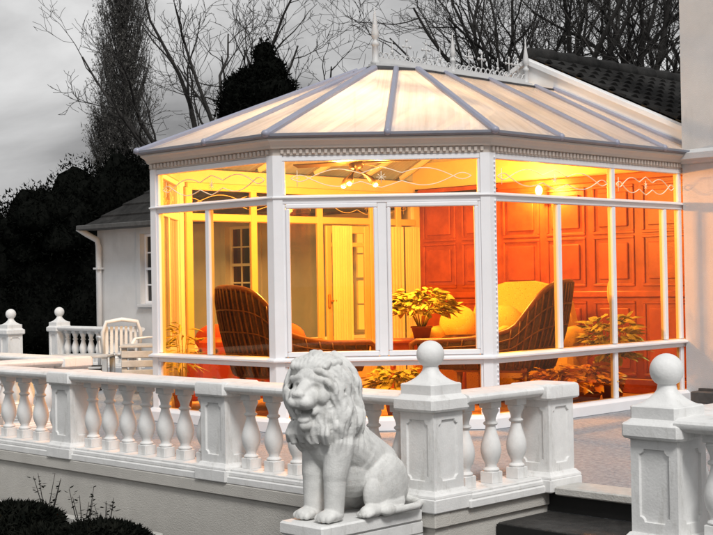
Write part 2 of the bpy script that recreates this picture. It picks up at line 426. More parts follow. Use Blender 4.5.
def baluster_mesh():
    m = MB(); h = .049
    m.box(-h, h, -h, h, .056, .128, ch=.004)
    pr = [(.030, .127), (.042, .130), (.045, .138), (.041, .146), (.032, .152), (.030, .165), (.036, .180), (.047, .205), (.0545, .235), (.056, .262), (.053, .292),
          (.045, .325), (.035, .358), (.028, .388), (.0265, .402), (.036, .408), (.040, .416), (.036, .424), (.028, .430), (.029, .446), (.035, .466), (.043, .486), (.046, .500), (.040, .512)]
    m.lathe([(r*1.13, z) for r, z in pr], 20); m.box(-h, h, -h, h, .510, .560, ch=.004)
    return m
BAL = baluster_mesh()
BAL_ME = None
def make_run(label, x0, y0, rz, length, n, group, first=None, skip=()):
    """a balustrade panel: base kerb, n turned balusters, coping; local x along the run"""
    global BAL_ME
    t = thing('balustrade', label, 'balustrade', (x0, y0, 0), rz, group)
    m = MB(); L = length
    m.box(0, L, -.150, .150, -.036, .012, ch=.006); m.box(0, L, -.135, .135, .012, .044, ch=.008); m.box(0, L, -.118, .118, .044, .058, ch=.004)
    m.build('base_kerb', 'stone', t, local=True)
    m = MB(); prof = [(-.085, .556), (-.118, .560), (-.135, .572), (-.150, .580), (-.155, .590), (-.155, .604), (-.146, .616), (-.12, .624), (0, .629), (.12, .624), (.146, .616), (.155, .604), (.155, .590), (.150, .580), (.135, .572), (.118, .560), (.085, .556)]
    vs = []; k = len(prof)
    for x in (0, L): vs += [(x, y, z) for y, z in prof]
    m.add(vs, [(i, (i+1) % k, k+(i+1) % k, k+i) for i in range(k)]+[tuple(range(k)), tuple(range(2*k-1, k-1, -1))], True)
    m.build('coping_rail', 'stone', t, local=True, angle=35)
    for i in range(n):
        x = (i+.5)*L/n
        if BAL_ME is None:
            o = BAL.build('baluster', 'stone', t, local=True, angle=40); BAL_ME = o.data
        else:
            o = bpy.data.objects.new('baluster', BAL_ME); COL.objects.link(o); o.parent = t
        o.location = (x, 0, 0); o.rotation_euler = (0, 0, 0)
    return t
GB = 'white balustrade runs of the terrace'
ph = .128
make_run('white balustrade run behind the lion statue', -1.86+ph, 0, 0, 1.86-2*ph, 7, GB)
make_run('white front balustrade run between the two flat capped front piers', -3.72+ph, 0, 0, 1.86-2*ph, 7, GB)
make_run('white front balustrade run leaving the left edge of the photo', -5.58, 0, 0, 1.86-ph, 7, GB)
make_run('short white balustrade run with two balusters beside the dark steps', .03, ph, pi/2, 1.0-2*ph, 3, GB)
make_run('white balustrade run at the right edge, right of the ball topped pier', 1.70+ph, -.2, 0, 1.86, 7, GB)
make_run('white return balustrade behind the right hand ball topped pier', 1.70, -.2+ph, pi/2, 1.1, 4, GB)
make_run('inner white rail running towards the viewer from the corner pier', -5.56, .13, pi/2, 1.0-ph, 4, GB)
make_run('inner white rail running away left behind the front balustrade', -9.5, 1.13, 0, 9.5-5.56-ph, 16, GB)
make_run('far white balustrade run in front of the house corner, below the downpipe', -14.02+ph, 6.40, 0, 2.05, 9, GB)

# ------------------------------------------------------------------ lion statue on its plinth
pl = thing('lion_plinth', 'low white stone plinth jutting out under the lion', 'plinth', (-.1, -.56, GZ))
m = MB(); m.box(-.255, .055, -.94, -.152, GZ, -.15); m.box(-.262, .062, -.947, -.152, -.15, -.075, ch=.008); m.build('plinth_block', 'stone', pl)
m = MB(); m.box(-.272, .072, -.957, -.168, -.075, -.004, ch=.010); m.build('plinth_slab', 'stone', pl)

def lion():
    """sitting lion facing +X, resting on z=0, before remeshing"""
    m = MB(); C = m.capsule; El = m.ellipsoid
    rnd = random.Random(3)
    # torso and chest
    C((.17, 0, .44), (-.02, 0, .33), .135, .135); C((-.02, 0, .33), (-.24, 0, .15), .14, .125)
    El((.19, 0, .44), (.12, .13, .16)); El((-.27, 0, .12), (.105, .135, .12)); El((.0, 0, .25), (.17, .115, .16))
    for s in (-1, 1):
        # front legs
        C((.19, s*.088, .42), (.225, s*.082, .24), .086, .068); C((.225, s*.082, .24), (.235, s*.082, .06), .064, .054)
        El((.225, s*.082, .225), (.056, .056, .07))
        El((.265, s*.084, .034), (.085, .062, .036)); El((.235, s*.082, .06), (.055, .055, .05))
        for k in range(4):
            y = s*.084+(k-1.5)*.028
            C((.285, y, .036), (.335-.008*abs(k-1.5), y*1.02, .024), .021, .019)
            El((.315, y, .034), (.018, .014, .016))
        # haunch
        El((-.14, s*.115, .165), (.165, .075, .165), Matrix.Rotation(radians(28), 3, 'Y')); El((-.03, s*.135, .12), (.085, .05, .10))
        C((-.2, s*.13, .06), (-.02, s*.15, .045), .055, .042)
        El((.02, s*.155, .036), (.082, .05, .038))
        for k in range(4):
            y = s*.155+(k-1.5)*.023; C((.05, y, .03), (.093-.006*abs(k-1.5), y, .022), .018, .016)
    # tail curling round the right flank (local -y is the viewer's side)
    for s in (1,):
        pts = [(-.33, .03*s, .07), (-.385, .08*s, .04), (-.38, .15*s, .03), (-.30, .20*s, .028), (-.20, .205*s, .027), (-.11, .20*s, .027)]
        for a, b in zip(pts[:-1], pts[1:]): C(a, b, .022, .022, 8)
        El((-.07, .197*s, .032), (.06, .03, .032))
    C((.06, 0, .42), (-.19, 0, .25), .125, .13)
    # neck
    C((.14, 0, .50), (.22, -.01, .63), .15, .15)
    body = m
    # head, in its own frame, turned towards the viewer
    hm = MB(); C = hm.capsule; El = hm.ellipsoid
    El((.01, 0, .05), (.135, .118, .125))                 # skull
    C((.06, 0, .01), (.170, 0, -.012), .076, .056)         # muzzle
    El((.180, .030, -.022), (.048, .040, .036)); El((.180, -.030, -.022), (.048, .040, .036))   # whisker pads
    C((.075, 0, .088), (.188, 0, .028), .038, .030)        # nose bridge
    El((.212, 0, .020), (.022, .036, .019))               # nose
    El((.214, .018, .010), (.014, .014, .012)); El((.214, -.018, .010), (.014, .014, .012))
    C((.04, 0, -.100), (.126, 0, -.110), .048, .032)      # lower jaw
    El((.146, 0, -.110), (.026, .032, .022)); El((.130, 0, -.138), (.035, .036, .030))
    for s in (-1, 1):
        C((.112, s*.024, .094), (.088, s*.085, .086), .024, .021)       # brow
        El((.098, s*.052, .052), (.020, .024, .013))                    # eye
        C((.112, s*.030, .042), (.096, s*.078, .040), .010, .010)       # lower lid
        El((.085, s*.078, .005), (.045, .034, .045))                    # cheek
        El((.02, s*.112, .125), (.022, .034, .042), Matrix.Rotation(s*-.5, 3, 'X'))   # ear
        C((.08, s*.058, -.055), (.125, s*.044, -.075), .020, .016)      # mouth corner
    # mane: a bulk behind the face, combed into long strands
    El((-.065, 0, .015), (.150, .165, .180)); El((-.045, 0, -.12), (.130, .150, .14)); El((.0, 0, -.19), (.095, .115, .09))
    def strand(pts, r):
        n = len(pts); hm.tube(pts, [r*(.55+.45*sin(min(1, i/(n*.35))*pi/2))*(1 if i < n*.6 else 1-.75*(i-n*.6)/(n*.4)) for i in range(n)], 8)
    def mane_pt(x, t, sd, k=1.):
        """point on the mane bulk: x along the head, t = angle from the crown down one side"""
        q = sqrt(max(.05, 1-((x+.065)/.205)**2)); low = max(0, (t-1.5))
        return Vector((x-.05*low, sd*sin(min(t, 2.2))*.178*q*k*(1-.10*low), cos(t)*.195*q*k+.02-.085*low))
    for row, x in enumerate((.085, .050, .012, -.03, -.075, -.12, -.165)):
        for sd in (-1, 1):
            starts = (.06, .55, 1.05, 1.55, 2.0) if row else (.28, .80, 1.25, 1.7, 2.1)
            for si, t0 in enumerate(starts):
                for rep_ in range(2):
                    t = t0+rnd.uniform(-.12, .12)+.24*rep_; x0 = x+rnd.uniform(-.014, .014); Ls = rnd.uniform(.75, 1.05)
                    ph0 = rnd.uniform(0, 6.28); pts = []
                    for i in range(9):
                        u = i/8; tt = t+Ls*u
                        p = mane_pt(x0-.035*u, tt, sd, 1.0+.035*sin(pi*u)+.02*(u > .8)); p.x += .010*sin(ph0+u*6.5); p.y += .006*sin(ph0+u*5); pts.append(p)
                    strand(pts, .0155+rnd.uniform(-.003, .003))
    # forelock brushed back from the brow
    for k in range(9):
        y = (k-4)*.020; strand([(.088-.004*abs(k-4), y, .118), (.088, y*1.1, .152), (.062, y*1.25, .190-.2*abs(y)), (.0, y*1.45, .218-.5*abs(y)), (-.07, y*1.6, .215-.8*abs(y))], .0180)
    # beard
    for k in range(9):
        y = (k-4)*.024; strand([(.118-.008*abs(k-4), y, -.108-.002*abs(k-4)), (.120-.008*abs(k-4), y*1.1, -.145), (.100, y*1.2, -.185), (.075, y*1.2+rnd.uniform(-.01, .01), -.235)], .0175)
    T = LION_HEAD
    body.add([T @ Vector(v) for v in hm.v], hm.f, True)
    # chest mane locks falling over the breast
    def chest(p, q, r):
        p = Vector(p); q = Vector(q); pts = []
        w_ = rnd.uniform(-.014, .014); ph0 = rnd.uniform(0, 6)
        for i in range(6):
            u = i/5; v = p.lerp(q, u); v += Vector((.018*sin(pi*u), w_*sin(ph0+u*5), 0)); pts.append(v)
        body.tube(pts, [r*.7, r, r, r*.9, r*.65, r*.25], 8)
    body.ellipsoid((.170, 0, .555), (.165, .160, .190), None, 24, 16)
    for row, (e0, e1, n, rr) in enumerate(((50, -5, 22, .020), (18, -34, 23, .021), (-12, -58, 18, .020), (-34, -74, 13, .018))):
        for k in range(n):
            az = radians(-155+310*(k+.5*(row % 2)+rnd.uniform(-.15, .15))/n) if row < 2 else radians(-100+200*(k+.5)/n)
            el0, el1 = radians(e0+rnd.uniform(-5, 5)), radians(e1+rnd.uniform(-7, 5)); ph0 = rnd.uniform(0, 6.3); pts = []
            for i in range(7):
                u = i/6; el = el0+(el1-el0)*u; a2 = az+.05*sin(ph0+u*6); k2 = 1.02+.03*sin(pi*u)
                pts.append((.170+.165*k2*cos(el)*cos(a2), .160*k2*cos(el)*sin(a2), .555+.190*k2*sin(el)))
            body.tube(pts, [rr*.6, rr, rr, rr, rr*.9, rr*.65, rr*.25], 8)
    return body
LZ = -.004
LION_HEAD = Matrix.Translation((.250, -.022, .672)) @ Matrix.Rotation(radians(-2), 4, 'Y') @ Matrix.Rotation(radians(20), 4, 'Z') @ Matrix.Diagonal((1.06, 1.06, 1.06, 1))
o = lion().build('lion_statue', 'lion')
rm = o.modifiers.new('fuse', 'REMESH'); rm.mode = 'VOXEL'; rm.voxel_size = .0050; rm.use_smooth_shade = True
sm = o.modifiers.new('soften', 'SMOOTH'); sm.factor = .5; sm.iterations = 4
me = bpy.data.meshes.new_from_object(o.evaluated_get(bpy.context.evaluated_depsgraph_get())); me.name = 'lion_statue'
o.modifiers.clear(); o.data = me
HT = LION_HEAD.inverted(); FD = (LION_HEAD.to_3x3() @ Vector((1, 0, 0))).normalized()
nrm = [v.normal.copy() for v in me.vertices]
def dent(h, c, r, flat=(1, 1, 1)):
    d = Vector(((h.x-c[0])*flat[0], (h.y-c[1])*flat[1], (h.z-c[2])*flat[2])).length/r
    return (1-d*d)**2 if d < 1 else 0.
for v, n in zip(me.vertices, nrm):
    h = HT @ v.co; k = 0.
    rr = sqrt(h.y**2+(h.z*.95)**2)
    if v.co.z > .36:                          # combed grooves in the mane, none on the face
        face = max(0, min(1, (h.x-.055)/.035))*max(0, min(1, (.125-rr)/.03))
        low = max(0, min(1, (-.11-h.z)/.06)); fade = max(0, min(1, (v.co.z-.36)/.07))*max(0, min(1, (v.co.x+.10)/.10))
        az = math.atan2(v.co.y, v.co.x-.1)
        wv = noise.noise(h*9.)*2.2
        g = (1-low)*sin((h.x*62+h.z*10)+wv)+low*sin(az*17+wv)
        g2 = (1-low)*sin((h.x*150+h.z*24)+wv*2)+low*sin(az*40+wv*2)
        k += (.0075*(g*abs(g)**.3)+.0028*g2)*fade*(1-face)
    v.co = v.co+n*k
    for sd in (-1, 1):
        e = dent(h, (.108, sd*.046, .050), .034, (.6, 1, 1.2)); b_ = dent(h, (.108, sd*.046, .048), .016, (.6, .8, 1.2))
        v.co -= FD*(.024*e-.016*b_)
        v.co -= FD*.010*dent(h, (.21, sd*.016, .014), .010)      # nostrils
        v.co -= FD*.010*dent(h, (.18, sd*.060, -.045), .020)
    v.co -= FD*.050*dent(h, (.165, 0, -.066), .040, (.45, .75, 1.5))   # open mouth
Tl = Matrix.Translation((-.10, -.545, LZ)) @ Matrix.Rotation(radians(-90), 4, 'Z')
me.transform(Tl); me.update()
tag(o, 'white cast stone lion sitting upright on the plinth, mouth open', 'statue')

# ------------------------------------------------------------------ conservatory
AX = -4.20
PLAN = [(-2.175, HW-.005), (-2.175, 3.20), (-3.465, 1.893), (-5.20, 1.893), (-6.225, 2.92), (-6.225, HW-.005)]
Z0, ZS, ZT, ZE = 0., .60, 2.02, 2.385
cons = thing('conservatory', 'white framed Victorian conservatory glowing orange from inside', 'conservatory', (AX, 4.2, 0))

def offset_path(P, d):
    out = []
    n = len(P)
    for i in range(n):
        ns = []
        for a, b in ((i-1, i), (i, i+1)):
            if 0 <= a and b < n:
                v = Vector((P[b][0]-P[a][0], P[b][1]-P[a][1])).normalized(); ns.append(Vector((-v.y, v.x)))
        if len(ns) == 1: q = ns[0]*d
        else:
            h = (ns[0]+ns[1]).normalized(); q = h*(d/max(.2, h.dot(ns[0])))
        out.append((P[i][0]+q.x, P[i][1]+q.y))
    return out

def sweep(m, P, prof, smooth=False):
    """closed profile (outward offset, z) swept along an open plan path with mitred corners"""
    k = len(prof); vs = []
    cols = [offset_path(P, d) for d, z in prof]
    for i in range(len(P)):
        for j, (d, z) in enumerate(prof): vs.append((cols[j][i][0], cols[j][i][1], z))
    fs = []
    for i in range(len(P)-1):
        for j in range(k):
            l = (j+1) % k; fs.append((i*k+j, i*k+l, i*k+k+l, i*k+k+j))
    fs += [tuple(range(k)), tuple(range(len(vs)-1, len(vs)-k-1, -1))]
    m.add(vs, fs, smooth); return m

def wall_frame(p, q):
    p = Vector((*p, 0)); q = Vector((*q, 0)); d = (q-p); L = d.length; d.normalize(); n = Vector((-d.y, d.x, 0))
    return p, d, n, L
def wbox(m, fr, s0, s1, z0, z1, o0, o1, ch=.006):
    p, d, n, L = fr
    T = Matrix(((d.x, n.x, 0, p.x), (d.y, n.y, 0, p.y), (0, 0, 1, 0), (0, 0, 0, 1)))
    m.box(s0, s1, o0, o1, z0, z1, T, ch)

# walls: (index, middle splits, transom splits, bottom splits)
WL = [
    (0, 'right_side', [HW-6.285+.0, HW-6.0, HW-5.09, HW-4.21], [HW-6.285, HW-5.09], [HW-6.285, HW-5.09]),
    (1, 'front', [.918], [], []),
    (2, 'left_front', [.92], [], []),
    (3, 'far_left', [.725], [], []),
    (4, 'far_side', [5.03-2.92, 5.83-2.92, 6.35-2.92], [5.03-2.92], [5.03-2.92, 5.83-2.92]),
]
PT = .03   # half thickness of the frames
def motif(fr, s0, s1, z0, z1, off):
    """etched ribbon: two mirrored waves crossing in loops at both ends, with a small cross"""
    p, d, n, L = fr; m = MB()
    cs = (s0+s1)/2; hw = (s1-s0)/2-.05; cz = (z0+z1)/2; A = (z1-z0)*.32
    def P3(u, v): return p+d*(cs+u*hw)+n*off+Vector((0, 0, cz+v*A))
    for sg in (-1, 1):
        pts = []
        for i in range(61):
            u = -1+2*i/60; au = abs(u)
            if au > .80: v = sg*sin((au-.80)/.2*pi)*.30*-1
            elif au > .22: v = sg*(sin((.80-au)/.58*pi)*.62+.34*(.80-au)/.58)
            else: v = sg*(.34+.62*(1-au/.22)**.8)
            pts.append(P3(u, v))
        m.tube(pts, .0066, 6, flat=.6)
    for u, h in ((0, .55), (.93, .75)):
        m.tube([P3(u, -h), P3(u, h)], .003, 5); m.tube([P3(u-.03, .0), P3(u+.03, .0)], .003, 5)
    for k in range(8):
        a = 2*pi*k/8; m.tube([P3(0, 0), P3(.055*cos(a), .40*sin(a))], .0028, 5)
    return m
GLASS = []
for wi, nm, mid, tr, bot in WL:
    fr = wall_frame(PLAN[wi], PLAN[wi+1]); L = fr[3]
    e = .085
    m = MB()
    wbox(m, fr, .02, L-.02, Z0, .115, -.045, .045)                     # base
    wbox(m, fr, .02, L-.02, ZS-.045, ZS-.004, -.04, .04)               # sill rail below the nosing
    wbox(m, fr, .02, L-.02, ZT-.055, ZT+.022, -.035, .035)             # transom
    wbox(m, fr, .02, L-.02, ZE-.05, ZE, -.035, .035)                   # head
    def rows(splits, z0, z1, w):
        E = [e]+list(splits)+[L-e]; E = sorted(E); out = []
        for i, s in enumerate(E):
            if 0 < i < len(E)-1: wbox(m, fr, s-w, s+w, z0, z1, -.03, .03)
        for a, b in zip(E[:-1], E[1:]):
            a2 = a if a == e else a+w; b2 = b if abs(b-(L-e)) < 1e-6 else b-w
            if b2-a2 > .02: out.append((a2, b2))
        return out
    # jambs beside the corner posts
    wbox(m, fr, .03, e, .115, ZS-.045, -.032, .032); wbox(m, fr, .03, e, ZS+.04, ZT-.055, -.032, .032); wbox(m, fr, .03, e, ZT+.022, ZE-.05, -.032, .032)
    wbox(m, fr, L-e, L-.03, .115, ZS-.045, -.032, .032); wbox(m, fr, L-e, L-.03, ZS+.04, ZT-.055, -.032, .032); wbox(m, fr, L-e, L-.03, ZT+.022, ZE-.05, -.032, .032)
    cells = [(a, b, .115, ZS-.045, 'b') for a, b in rows(bot, .115, ZS-.045, .028)]
    cells += [(a, b, ZS+.04, ZT-.055, 'm') for a, b in rows(mid, ZS+.04, ZT-.055, .028 if wi != 1 else .04)]
    cells += [(a, b, ZT+.022, ZE-.05, 't') for a, b in rows(tr, ZT+.022, ZE-.05, .028)]
    if wi == 1:      # opening sashes standing slightly proud, with a meeting joint
        for a, b, z0, z1, k in [c for c in cells if c[4] == 'm']:
            for (s0, s1, y0, y1) in ((a, b, z0, z0+.045), (a, b, z1-.04, z1), (a, a+.035, z0+.045, z1-.04), (b-.035, b, z0+.045, z1-.04)):
                wbox(m, fr, s0, s1, y0, y1, -.02, .044, .007)
    m.build('window_frame', 'upvc', cons)
    for a, b, z0, z1, k in cells:
        if b-a < .05: continue
        g = MB(); wbox(g, fr, a-.004, b+.004, z0-.004, z1+.004, -.004, .004, 0)
        go = g.build('glass_pane', 'glass' if wi < 3 else 'clearglass', cons)
        if k == 't': motif(fr, a, b, z0, z1, .008).build('etched_ribbon', 'etch', go)
# corner posts with a beaded strip
for i in range(1, 5):
    a = Vector(PLAN[i]); d0 = (a-Vector(PLAN[i-1])).normalized(); d1 = (Vector(PLAN[i+1])-a).normalized()
    n0 = Vector((-d0.y, d0.x)); n1 = Vector((-d1.y, d1.x)); t = .048; w = .062
    c = offset_path(PLAN, t)[i]; ci = offset_path(PLAN, -t)[i]
    poly = [Vector(c), a+n0*t-d0*w, a-n0*t-d0*w, Vector(ci), a-n1*t+d1*w, a+n1*t+d1*w]
    m = MB(); m.prism([tuple(v) for v in poly], (0, 0, 0), (1, 0, 0), (0, 1, 0), (0, 0, ZE))
    for (nn, dd, sg) in (((n0, d0, -1),) if i == 1 else ()):
        p3 = a+nn*(t+.004)+dd*sg*.042
        z = .12
        while z < ZE-.03:
            if not (ZS-.06 < z < ZS+.05 or ZT-.05 < z < ZT+.03):
                m.ellipsoid((p3.x, p3.y, z), (.012, .009, .013), None, 6, 4)
            z += .042
    m.build('corner_post', 'upvc', cons)
m = MB(); m.box(-2.235, -2.115, HW-.07, HW-.006, 0, ZE); m.build('wall_post', 'upvc', cons)
# projecting sill all the way round, transom drip, base plinth
m = sweep(MB(), PLAN, [(-.05, ZS-.004), (.075, ZS-.004), (.088, ZS+.004), (.088, ZS+.018), (.05, ZS+.034), (-.05, ZS+.04)]); m.build('sill', 'upvc', cons)
m = sweep(MB(), PLAN, [(.036, ZT-.006), (.062, ZT-.004), (.062, ZT+.006), (.036, ZT+.018)]); m.build('transom_drip', 'upvc', cons)
m = sweep(MB(), PLAN, [(.046, .0), (.10, .0), (.10, .085), (.075, .11), (.046, .118)]); m.build('plinth', 'upvc', cons)
# eaves: fascia with dentils, moulded cornice, gutter
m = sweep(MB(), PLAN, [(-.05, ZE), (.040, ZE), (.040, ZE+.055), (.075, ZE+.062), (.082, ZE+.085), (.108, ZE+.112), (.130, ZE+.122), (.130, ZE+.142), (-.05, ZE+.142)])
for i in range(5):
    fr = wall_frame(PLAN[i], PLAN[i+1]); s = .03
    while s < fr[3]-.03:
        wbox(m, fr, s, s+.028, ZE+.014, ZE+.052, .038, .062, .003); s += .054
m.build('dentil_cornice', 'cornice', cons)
m = sweep(MB(), PLAN, [(.075, ZE+.144), (.145, ZE+.144), (.165, ZE+.16), (.165, ZE+.182), (.150, ZE+.182), (.075, ZE+.16)]); m.build('gutter', 'gutter', cons)

# roof bays
EZ, TZ = 2.565, 3.40
EP = offset_path(PLAN, .13)
TOP = [(-3.83, HW-.215), (-3.83, 4.17), (-4.07, 3.76), (-4.33, 3.76), (-4.57, 4.17), (-4.57, HW-.215)]
def lerp(a, b, t): return (a[0]+(b[0]-a[0])*t, a[1]+(b[1]-a[1])*t)
RE = HW-.215
RA = []   # rafters: (eave point, top point, hip?)
for b, tb in ((RE, RE), (5.81, 6.12), (4.97, 5.32), (4.09, 4.60)):
    RA.append(((EP[0][0], b), (TOP[0][0], tb), False))
RA.append((EP[1], TOP[1], True)); RA.append((lerp(EP[1], EP[2], .47), lerp(TOP[1], TOP[2], .5), False))
RA.append((EP[2], TOP[2], True)); RA.append((lerp(EP[2], EP[3], .45), lerp(TOP[2], TOP[3], .5), False))
RA.append((EP[3], TOP[3], True)); RA.append((lerp(EP[3], EP[4], .5), lerp(TOP[3], TOP[4], .5), False)); RA.append((EP[4], TOP[4], True))
for b, tb in ((4.09, 4.60), (4.97, 5.32), (5.81, 6.12), (RE, RE)):
    RA.append(((EP[5][0], b), (TOP[5][0], tb), False))
for (e0, t0, h0), (e1, t1, h1) in zip(RA[:-1], RA[1:]):
    m = MB(); m.quad((*e0, EZ), (*e1, EZ), (*t1, TZ), (*t0, TZ)); ro = m.build('roof_panel', 'roofsheet', cons)
    ul = ro.data.uv_layers.new(name='sheet')
    wd_ = (Vector(e1)-Vector(e0)).length; of = RA.index((e0, t0, h0))*1.7
    for lp, vi in zip(ro.data.loops, range(len(ro.data.loops))):
        q = ((0, 0), (wd_, 0), (wd_, 1), (0, 1))[lp.vertex_index]; ul.data[vi].uv = (q[0]+of, q[1]+of)
for e0, t0, hip in RA:
    a = Vector((*e0, EZ)); b = Vector((*t0, TZ)); d = (b-a).normalized(); a = a-d*.02; b = b+d*.03
    sd = d.cross(Vector((0, 0, 1))).normalized(); up = sd.cross(d).normalized()
    w = .036 if hip else .028
    pr = [(-w, -.02), (-w, .018), (-w*.55, .036), (w*.55, .036), (w, .018), (w, -.02)]
    m = MB(); k = 6; vs = [a+sd*x+up*y for x, y in pr]+[b+sd*x+up*y for x, y in pr]
    m.add(vs, [(i, (i+1) % k, k+(i+1) % k, k+i) for i in range(k)]+[tuple(range(k)), tuple(range(2*k-1, k-1, -1))])
    ro = m.build('rafter', 'bar', cons)
    m = MB(); m.ellipsoid(a+up*.012-d*.004, (w*1.15, w*1.15, .034), None, 8, 6); m.build('end_cap', 'bar', ro)
    # timber liner under the bar, seen from inside
    m = MB(); vs = [a+d*.12+sd*x+up*y for x, y in ((-w*.8, -.07), (w*.8, -.07), (w*.8, -.022), (-w*.8, -.022))]+[b+sd*x+up*y for x, y in ((-w*.8, -.07), (w*.8, -.07), (w*.8, -.022), (-w*.8, -.022))]
    m.add(vs, [(i, (i+1) % 4, 4+(i+1) % 4, 4+i) for i in range(4)]+[(0, 1, 2, 3), (7, 6, 5, 4)]); m.build('rafter_liner', 'upvc', ro)
# ridge: dark flashing hump, pale ridge capping, lacy cresting with finials
TI = [(AX+.13, HW-.215), (AX+.13, 4.02), (AX+.06, 3.86), (AX-.06, 3.86), (AX-.13, 4.02), (AX-.13, HW-.215)]
m = MB()
TO = [(x, y) for x, y in TOP]
vs = [(x, y, TZ-.01) for x, y in TO]+[(x, y, TZ+.022) for x, y in TO]+[(x, y, TZ+.062) for x, y in TI]
m.add(vs, [(k*6+i, k*6+i+1, k*6+7+i, k*6+6+i) for k in range(2) for i in range(5)]+[(12, 13, 14, 15, 16, 17)]); m.build('ridge_flashing', 'flash', cons)
m = MB(); m.prism([(AX+.12, HW-.22), (AX+.12, 4.03), (AX+.055, 3.88), (AX-.055, 3.88), (AX-.12, 4.03), (AX-.12, HW-.22)], (0, 0, TZ+.058), (1, 0, 0), (0, 1, 0), (0, 0, .03))
m.prism([(AX+.05, HW-.22), (AX+.05, 3.95), (AX-.05, 3.95), (AX-.05, HW-.22)], (0, 0, TZ+.088), (1, 0, 0), (0, 1, 0), (0, 0, .035)); m.build('ridge_capping', 'ridge', cons)
cr = MB(); zc = TZ+.12; y0, y1 = 3.96, 6.42
cr.box(AX-.010, AX+.010, y0, y1, zc, zc+.045)
N = 30
for k in range(N):
    y = y0+(y1-y0)*(k+.5)/N
    cr.tube([(AX, y+.036*cos(a), zc+.068+.030*sin(a)) for a in [2*pi*i/10 for i in range(11)]], .0075, 5, cap=False)
def crest_cross(m, y, h):
    m.tube([(AX, y, zc+.09), (AX, y, zc+.09+h)], .008, 5)
    m.tube([(AX, y-.055, zc+.09+h*.62), (AX, y+.055, zc+.09+h*.62)], .008, 5)
    for p in ((y-.055, .62), (y+.055, .62), (y, 1.)): m.ellipsoid((AX, p[0], zc+.09+h*p[1]), (.012, .018, .018), None, 6, 5)
for k, y in enumerate([4.18, 4.40, 4.70, 4.92, 5.40, 5.62, 5.90, 6.10, 6.26]):
    if k % 3 == 0: cr.tube([(AX, y, zc+.09), (AX, y, zc+.24)], [.012, .003], 5); cr.ellipsoid((AX, y, zc+.12), (.014, .022, .022), None, 6, 5)
    else: crest_cross(cr, y, .17)
cro = cr.build('ridge_cresting', 'ridge', cons)
def finial(y, s=1.):
    m = MB(); m.lathe([(.050*s, 0), (.050*s, .03*s), (.034*s, .05*s), (.031*s, .19*s), (.040*s, .20*s), (.040*s, .225*s), (.022*s, .245*s), (.022*s, .262*s), (.040*s, .29*s), (.038*s, .33*s), (.024*s, .42*s), (.011*s, .52*s), (.003, .60*s)], 8, (AX, y, zc-.04))
    return m
for y, s in ((3.93, 1.), (5.13, .80), (6.41, .92)): finial(y, s).build('finial', 'ridge', cro)

# French doors standing in the far side wall (yellow painted, glazed)
dl = MB(); fr = wall_frame(PLAN[4], PLAN[5])
for s0, s1 in ((2.12+.03, 2.91-.03),):
    for (a, b, z0, z1) in ((s0, s0+.09, .12, 1.95), (s1-.09, s1, .12, 1.95), (s0+.09, s1-.09, .12, .42), (s0+.09, s1-.09, 1.86, 1.95), (s0+.09, s1-.09, 1.70, 1.75)):
        wbox(dl, fr, a, b, z0, z1, -.065, -.034)
do = dl.build('french_door', 'door', cons)
m = MB(); wbox(m, fr, 2.155, 2.18, .98, 1.14, -.10, -.066); wbox(m, fr, 2.16, 2.27, 1.05, 1.07, -.115, -.10); m.build('door_handle', 'handle', do)
m = MB()
for s in (0.12, 1.03, 2.05, 2.93, 3.40): wbox(m, fr, s-.045, s+.045, .12, 2.33, -.075, -.037)
wbox(m, fr, .1, 3.7, 1.97, 2.05, -.072, -.037); wbox(m, fr, .1, 3.7, 2.30, 2.38, -.072, -.037)
m.build('inner_lining', 'door', cons)
# pale curtains drawn behind the last panes of the far side wall
for s0, s1 in ((2.20, 2.52), (2.99, 3.42), (3.46, 3.72)):
    m = MB(); vs = []; fs = []; n_ = 26
    for i_ in range(n_+1):
        for z_ in (.16, 1.95): 
            p_, d_, nn_, L_ = fr; vs.append(p_+d_*(s0+(s1-s0)*i_/n_)+nn_*(-.115+.016*sin(i_*1.9))+Vector((0, 0, z_)))
    for i_ in range(n_): fs.append((2*i_, 2*i_+2, 2*i_+3, 2*i_+1))
    m.add(vs, fs, True); m.build('curtain', 'curtain', cons)
# interior floor
m = MB(); m.prism([(x, y) for x, y in offset_path(PLAN, -.05)], (0, 0, -.003), (1, 0, 0), (0, 1, 0), (0, 0, .012)); tag(m.build('conservatory_floor', 'tiles'), kind='structure')

# ------------------------------------------------------------------ main house
house = thing('house', 'white rendered house with dark tiled gable behind the conservatory', 'house', (-4, HW+2, GZ))
AL, AR = -13.29, 2.0
ZEAV = 2.27; SL = .475
WIN = [(-12.08, -11.40, .985, 2.09), (-9.97, -9.29, .985, 2.12), (-7.39, -6.70, .60, 2.03)]
m = MB()
edges = sorted(WIN); x = AL
for a0, a1, z0, z1 in edges:
    m.box(x, a0, HW, HW+.25, GZ, ZEAV); m.box(a0, a1, HW, HW+.25, GZ, z0); m.box(a0, a1, HW, HW+.25, z1, ZEAV); x = a1
m.box(x, -2.0, HW, HW+.25, GZ, ZEAV)
